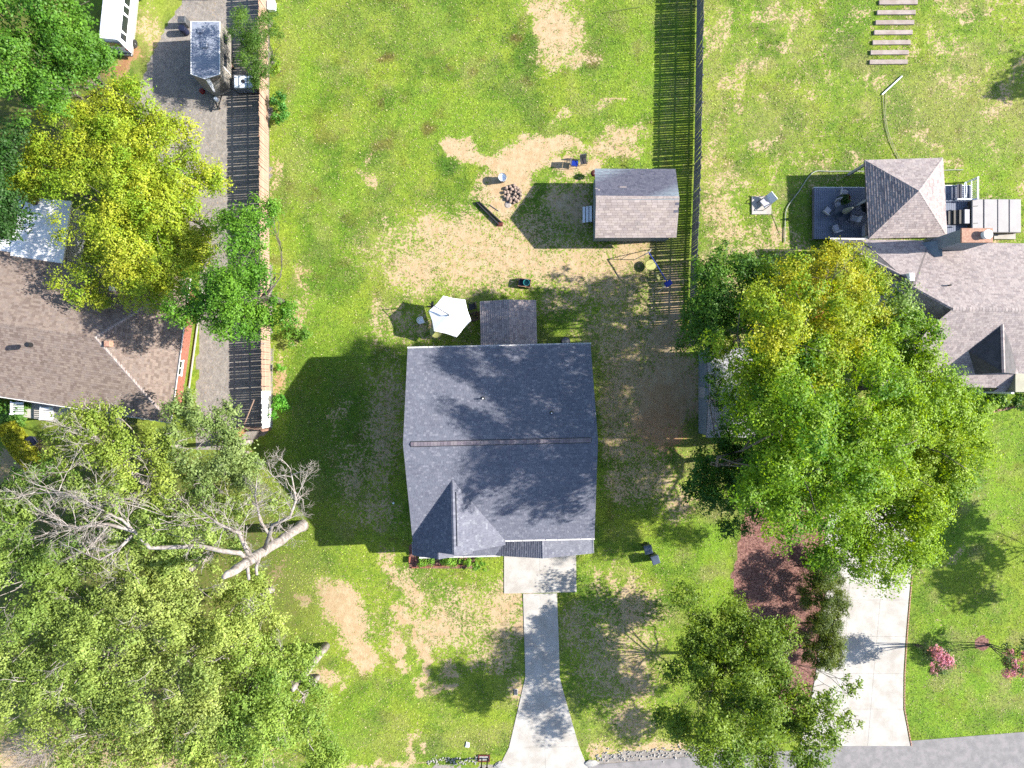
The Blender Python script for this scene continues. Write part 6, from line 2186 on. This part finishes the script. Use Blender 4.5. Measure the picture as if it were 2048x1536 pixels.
    MB().lathe([(.05, .5), (.2, .55), (.28, .72), (.29, .76), (.2, .93), (.04, 1.0)], 18, (0, 0)).build("kettle", "rust_brick", k, local=True)
    for j in range(3):
        a = j * 2.1
        MB().tube([(.28 * math.cos(a), .28 * math.sin(a), 0), (.14 * math.cos(a), .14 * math.sin(a), .58)], .015, 6).build("leg", "dark_metal", k, local=True)
    p = W(1270, 334)
    tag(MB().tube([p + Vector((-.3, -.3, .05)), p + Vector((-.1, .2, .5)), p + Vector((.2, .25, .9)), p + Vector((.4, 0, .5)), p + Vector((.5, -.3, .05))], .02, 6).build("metal_hoop", "grey_metal"), "bent metal hoop sticking out behind the shed", "hoop")
    # swing set
    H = 2.0
    n, s = W(1297.7, 505, H), W(1336, 566, H)
    c = (n + s) / 2
    sw = thing("swing_set", "metal swing set with a saucer swing and yellow seats beside the grey fence", "swing set", Vector((c.x, c.y, 0)))
    MB().tube([n, s], .045, 8).build("top_bar", "plastic_blue", sw)
    d = (s - n).normalized()
    sd = Vector((-d.y, d.x, 0))
    for e, sg in ((n, -1), (s, 1)):
        for k in (-1, 1):
            MB().tube([e, Vector((e.x, e.y, 0)) + sd * k * .85 + d * sg * .25], .032, 7).build("leg", "offwhite_wall", sw)
        b0 = Vector((e.x, e.y, 0)) + sd * .43 + d * sg * .12 + Vector((0, 0, 1.0))
        b1 = Vector((e.x, e.y, 0)) - sd * .43 + d * sg * .12 + Vector((0, 0, 1.0))
        MB().tube([b0, b1], .02, 6).build("brace", "offwhite_wall", sw)
    MB().bbox(-.22, .22, -.3, .3, -.12, .12, .06, Matrix.Translation(s + d * .05) @ Matrix.Rotation(math.atan2(d.y, d.x), 4, 'Z')).build("end_cap", "plastic_blue", sw)
    q = n.lerp(s, .38) - sd * .0
    q = W(1302, 530, .55)
    sa = MB().lathe([(.45, .53), (.47, .55), (.45, .57), (.43, .55)], 22, (q.x, q.y)).build("saucer_swing", "plastic_yellow", sw)
    MB().lathe([(.05, .50), (.25, .505), (.44, .545), (.44, .55), (.25, .515), (.05, .51)], 22, (q.x, q.y)).build("saucer_net", "grey_metal", sa)
    for k in range(4):
        a = k * math.pi / 2 + .6
        t = n.lerp(s, .30 if k in (1, 2) else .46)
        MB().tube([(q.x + .45 * math.cos(a), q.y + .45 * math.sin(a), .55), t], .01, 5).build("rope", "offwhite_wall", sa)
    for (px, py, u) in ((1316.5, 555, .66), (1327, 571, .86)):
        q = W(px, py, .5)
        M = Matrix.Translation(q) @ Matrix.Rotation(math.atan2(d.y, d.x), 4, 'Z')
        se = MB().bbox(-.24, .24, -.12, .12, -.02, .03, .01, M).build("swing_seat", "plastic_yellow", sw)
        for k in (-1, 1):
            MB().tube([q + d * .22 * k, n.lerp(s, u + .05 * k)], .01, 5).build("rope", "offwhite_wall", se)
    # hoses
    r = np.random.default_rng(9)
    for (pts, m, w, lab) in (
            ([(566, 925), (568, 905), (580, 893), (597, 897), (604, 915), (598, 926), (607, 918)], "hose_green", .022, "yellow-green garden hose looped on the shaded grass"),
            ([(1569, 485), (1570, 440), (1574, 415), (1596, 385), (1625, 346), (1660, 343), (1732, 343)], "edging_pale", .04, "pale curved edging strip around the shaded side of the deck"),
            ([(1886, 341), (1905, 340), (1926, 340)], "edging_pale", .035, "short pale edging strip east of the pavilion"),
            ([(1542, 418), (1550, 440), (1562, 470)], "hose_pale", .02, "thin pale hose trailing from the square concrete pad"),
            ([(1766, 191), (1768, 230), (1772, 260), (1782, 290), (1798, 322)], "hose_pale", .022, "pale cord running from the white bar to the pavilion roof, western one"),
            ([(1772, 186), (1771, 230), (1776, 262), (1787, 292), (1802, 322)], "hose_pale", .02, "pale cord running from the white bar to the pavilion roof, eastern one")):
        P = [W(*q) for q in pts]
        out = []
        for i in range(len(P) - 1):
            p0, p1, p2, p3 = P[max(i - 1, 0)], P[i], P[i + 1], P[min(i + 2, len(P) - 1)]
            for t in np.linspace(0, 1, 6, endpoint=False):
                out.append(.5 * ((2 * p1) + (p2 - p0) * t + (2 * p0 - 5 * p1 + 4 * p2 - p3) * t * t + (3 * p1 - p0 - 3 * p2 + p3) * t ** 3) + Vector((0, 0, w + .02)))
        out.append(P[-1] + Vector((0, 0, w + .02)))
        tag(MB().tube(out, w, 6).build("garden_hose" if m != "edging_pale" else "edging_strip", m), lab, "hose" if m != "edging_pale" else "edging")
    a, b = W(1763, 190), W(1803, 153)
    tag(MB().tube([a + Vector((0, 0, .07)), b + Vector((0, 0, .07))], .055, 8).build("white_bar", "white"), "white bar lying on the lawn at the end of two pale cords", "bar")
    # line across the lawn shadow: pole stub at the north
    a, b = W(1206, 26), W(1280, 14)
    tag(MB().tube([a + Vector((0, 0, .03)), b + Vector((0, 0, .03))], .05, 6).build("iron_bar", "hose_green"), "thin dark bar lying on the grass at the north end of the yard", "bar")
    # dark bin at house's north-east
    p = W(1130, 684)
    k = thing("air_unit", "dark round unit beside the back wall of the charcoal-roofed house", "unit", p)
    MB().lathe([(.4, 0), (.4, .8), (.36, .84)], 20, (0, 0)).build("casing", "dark_metal", k, local=True)
    MB().lathe([(.3, .84), (.32, .87), (.05, .88)], 16, (0, 0)).build("fan_guard", "grey_metal", k, local=True)
    p = W(787, 1006)
    tag(MB().lathe([(.09, -.02), (.1, .06), (.07, .13), (.02, .15)], 12, (p.x, p.y)).build("pipe_stub", "plastic_white"), "small round white cap on the grass west of the charcoal-roofed house", "cap")
    # wheeled bins
    for (px, py, rz, lab) in ((1292, 1094, 12, "northern one of two dark wheeled bins on the front lawn"), (1306, 1114, 18, "southern one of two dark wheeled bins on the front lawn")):
        p = W(px, py)
        b = thing("wheeled_bin", lab, "bin", p, math.radians(rz), "dark wheeled bins on the front lawn")
        MB().box(-.24, .24, -.28, .28, .04, 1.0, taper=-.07).build("body", "bin_body", b, local=True)
        MB().bbox(-.34, .34, -.36, .38, 1.0, 1.09, .05).build("lid", "bin_lid", b, local=True)
        for s in (-1, 1):
            wheel(b, Matrix.Translation((s * .26, .3, .13)), .13, .06, "dark_metal")
        MB().tube([(-.25, .40, .98), (-.25, .47, 1.02), (.25, .47, 1.02), (.25, .40, .98)], .018, 6).build("handle", "bin_body", b, local=True)
    # brick edging of the front bed
    ed = thing("bed_edging", "row of small reddish bricks edging the planted bed at the house front", "edging", W(885, 1132))
    me = None
    a, b = W(823, 1135), W(951, 1129)
    nb = 34
    for i in range(nb):
        c = a.lerp(b, (i + .5) / nb)
        if me is None:
            o = MB().bbox(-.07, .07, -.05, .05, -.05, .1, .015).build("brick", "brick_red", ed, local=True)
            me = o.data
        else:
            o = bpy.data.objects.new("brick", me)
            COL.objects.link(o)
            o.parent = ed
        o.location = c - ORIGIN[ed.name]
        o.rotation_euler = (random.uniform(-.1, .1), random.uniform(-.1, .1), .05 + random.uniform(-.2, .2))
    # stone edging by the east house entrance
    ed = thing("bed_edging", "curved row of pinkish blocks edging the shrub bed of the taupe-roofed house", "edging", W(2010, 820))
    me = None
    for i in range(12):
        t = i / 11
        p = W(1985 + 75 * t, 823 - 9 * math.sin(t * 1.5) - 4 * t)
        if me is None:
            o = MB().bbox(-.13, .13, -.1, .1, -.05, .16, .03).build("block", "brick_pink", ed, local=True)
            me = o.data
        else:
            o = bpy.data.objects.new("block", me)
            COL.objects.link(o)
            o.parent = ed
        o.location = p - ORIGIN[ed.name]
        o.rotation_euler = (0, 0, .12 + random.uniform(-.1, .1))
    # plank path
    for i, (x0, x1, y) in enumerate([(1757, 1834, 6), (1753, 1830, 26), (1750, 1827, 46), (1747, 1824, 66), (1744, 1820, 86), (1740, 1816, 106), (1738, 1814, 125)]):
        a, b = W(x0, y), W(x1, y - .5)
        d = b - a
        M = Matrix.Translation(a) @ Matrix.Rotation(math.atan2(d.y, d.x), 4, 'Z')
        o = MB().bbox(0, d.length, -.19, .19, -.05, .13, .015, M).build("stepping_plank", "plank_path")
        word = ["northernmost", "second", "third", "fourth", "fifth", "sixth", "seventh and southernmost"][i]
        tag(o, f"{word} of seven pale planks laid as steps across the lawn", "plank", "planks laid across the lawn")
    # concrete pad with a seat
    a, b = W(1503, 393), W(1542, 429)
    tag(MB().bbox(a.x, b.x, b.y, a.y, -.06, .09, .015).build("concrete_pad", "concrete"), "square pale concrete pad on the lawn by the deck", "pad")
    p = W(1529, 406, .09)
    k = thing("patio_lounger", "pale panel-backed seat with black curved arms on the concrete pad", "seat", (p.x, p.y, .09), math.radians(-52))
    M = Matrix.Translation((0, .12, .1)) @ Matrix.Rotation(math.radians(-35), 4, 'X')
    MB().bbox(-.42, .42, -.03, .03, .1, 1.0, .01, M).build("backrest", "white", k, local=True)
    MB().bbox(-.38, .38, -.42, .14, .36, .42, .03).build("seat", "cushion", k, local=True)
    for s in (-1, 1):
        MB().tube([(s * .42, -.5, .02), (s * .42, -.45, .5), (s * .42, -.1, .62), (s * .42, .25, .5), (s * .42, .5, .02)], .035, 7).build("arm_frame", "black", k, local=True)
    # deck furniture
    zt = .5
    p = W(1677, 430, zt)
    t = thing("round_table", "dark round table among the cushioned chairs on the deck", "table", (p.x, p.y, zt))
    MB().lathe([(.66, .68), (.69, .70), (.69, .73), (.66, .74)], 30, (0, 0)).build("tabletop", "table_glass", t, local=True)
    MB().lathe([(.3, 0), (.28, .04), (.06, .1), (.06, .68)], 16, (0, 0)).build("pedestal", "dark_metal", t, local=True)
    u = thing("closed_parasol", "closed patterned parasol standing in the deck table", "umbrella", (p.x, p.y, zt + .74))
    MB().tube([(0, 0, 0), (0, 0, 1.75)], .025, 8).build("pole", "grey_metal", u, local=True)
    mb = MB()
    prof = [(.20, .35), (.21, .6), (.17, 1.0), (.12, 1.4), (.05, 1.75)]
    nn = 16
    vs_, f = [], []
    for (rr, z) in prof:
        for j in range(nn):
            a = 2 * math.pi * j / nn
            q = rr * (1.15 if j % 2 else .8)
            vs_.append((q * math.cos(a), q * math.sin(a), z))
    for i in range(len(prof) - 1):
        for j in range(nn):
            f.append((i * nn + j, i * nn + (j + 1) % nn, (i + 1) * nn + (j + 1) % nn, (i + 1) * nn + j))
    f.append(tuple((len(prof) - 1) * nn + j for j in range(nn)))
    mb.add(vs_, f).build("canopy", "pattern_canvas", u, local=True)
    for (px, py, rz, lab) in ((1683, 389, 80, "cushioned deck chair beside the potted plant"), (1650, 424, 140, "cushioned deck chair west of the dark table"), (1672, 411, 20, "cushioned deck chair tucked in north of the dark table"),
                              (1703, 440, -110, "cushioned deck chair east of the dark table"), (1667, 459, 200, "cushioned deck chair south of the dark table")):
        chair(lab, px, py, math.radians(rz), "cushion", "dark_frame", zt, "cushioned chairs on the deck")
    p = W(1726, 417, zt)
    t = thing("round_table", "round glass-topped table half under the pavilion roof", "table", (p.x, p.y, zt))
    MB().lathe([(.5, .66), (.52, .68), (.52, .70), (.5, .71)], 24, (0, 0)).build("tabletop", "glass_dark", t, local=True)
    MB().lathe([(.48, .60), (.54, .64), (.54, .66), (.48, .66)], 24, (0, 0)).build("rim", "grey_metal", t, local=True)
    for j in range(4):
        a = j * math.pi / 2 + .4
        MB().tube([(.42 * math.cos(a), .42 * math.sin(a), 0), (.38 * math.cos(a), .38 * math.sin(a), .62)], .02, 6).build("leg", "dark_metal", t, local=True)
    p = W(1690, 397, zt)
    pot = thing("plant_pot", "dark pot holding the plant among the deck chairs", "pot", (p.x, p.y, zt))
    MB().lathe([(.18, 0), (.26, .4), (.28, .41), (.28, .45), (.23, .45), (.2, .3)], 16, (0, 0)).build("pot", "rust_brick", pot, local=True)
    p = W(1732, 463, zt)
    k = thing("storage_bench", "pale storage box against the pavilion's south-west corner", "box", (p.x, p.y, zt))
    MB().bbox(-.35, .35, -.45, .45, 0, .55, .02).build("body", "cushion", k, local=True)
    MB().bbox(-.38, .38, -.48, .48, .55, .6, .02).build("lid", "plank_path", k, local=True)
    # navy chair in front of the brick house
    chair("navy blue chair between the hedge and the brick house porch", 75, 882, math.radians(35), "navy", "grey_metal")
    # mailbox bed
    p = W(968, 1516)
    mbx = thing("mailbox_post", "pair of black mailbox posts in a small brick bed by the street", "mailbox", p)
    for k in range(2):
        for i in range(6):
            MB().bbox(-.5 + i * .17, -.345 + i * .17, -.3 + .5 * k, -.2 + .5 * k, -.03, .12, .012).build("brick", "rust_brick", mbx, local=True)
    for k in range(2):
        for i in range(2):
            MB().bbox(-.5 + .92 * k, -.4 + .92 * k, -.19 + i * .2, -.01 + i * .2, -.03, .12, .012).build("brick", "rust_brick", mbx, local=True)
    MB().box(-.39, .41, -.19, .19, -.03, .05).build("pebble_bed", "pebble", mbx, local=True)
    for x in (-.17, .3):
        MB().box(x - .05, x + .05, -.05, .05, -.1, 1.75).build("post", "black", mbx, local=True)
        MB().bbox(x - .1, x + .1, -.35, .18, 1.75, 1.95, .05).build("mailbox", "black", mbx, local=True)
    # shoulder stones
    rr = np.random.default_rng(15)
    mb = MB()
    for i in range(260):
        if i < 90:
            x, y = rr.uniform(850, 962), 1521 + rr.normal(0, 4)
        else:
            x = rr.uniform(1192, 1420)
            y = 1514 - (x - 1192) * .055 + rr.normal(0, 7)
        q = W(x, y)
        s = rr.uniform(.04, .12)
        k = len(mb.v)
        pts = [Vector((q.x + s * math.cos(a) * rr.uniform(.7, 1.2), q.y + s * math.sin(a) * rr.uniform(.7, 1.2), -.04)) for a in np.linspace(0, 2 * math.pi, 6, endpoint=False)]
        top = [Vector((t_.x * .5 + q.x * .5, t_.y * .5 + q.y * .5, s * rr.uniform(.4, .8))) for t_ in pts]
        mb.add(pts + top, [tuple(range(6, 12))] + [(j, (j + 1) % 6, 6 + (j + 1) % 6, 6 + j) for j in range(6)])
    tag(mb.build("gravel", "pebble"), "pale stones scattered along the shoulder of the street", "gravel", kind="stuff")
    for (px, py, lab) in ((1182, 1526, "white drain stone at the driveway's eastern mouth"), (1002, 1530, "white drain stone at the driveway's western mouth")):
        q = W(px, py)
        o = rock(.9, px).build("drain_stone", "pebble")
        o.location = (q.x, q.y, .03)
        o.scale = (1.3, .8, .35)
        tag(o, lab, "stone")
    p = W(1032, 1384)
    k = thing("meter_lid", "small pale utility lid beside the driveway", "lid", p)
    MB().bbox(-.16, .16, -.28, .28, -.05, .05, .01).build("frame", "concrete", k, local=True)
    MB().bbox(-.12, .12, -.22, .22, .05, .065, .005).build("cover", "grey_metal", k, local=True)
    p = W(935, 1489)
    tag(MB().add([(p.x - .2, p.y - .2, .06), (p.x + .15, p.y - .22, .05), (p.x + .2, p.y + .15, .09), (p.x - .1, p.y + .25, .05), (p.x, p.y, .13),
                  (p.x - .2, p.y - .2, .0), (p.x + .15, p.y - .22, .0), (p.x + .2, p.y + .15, .0), (p.x - .1, p.y + .25, .0)],
                 [(0, 1, 4), (1, 2, 4), (2, 3, 4), (3, 0, 4), (0, 5, 6, 1), (1, 6, 7, 2), (2, 7, 8, 3), (3, 8, 5, 0)]).build("paper_scrap", "white"), "scrap of white paper on the shaded front lawn", "litter")
build_yard()
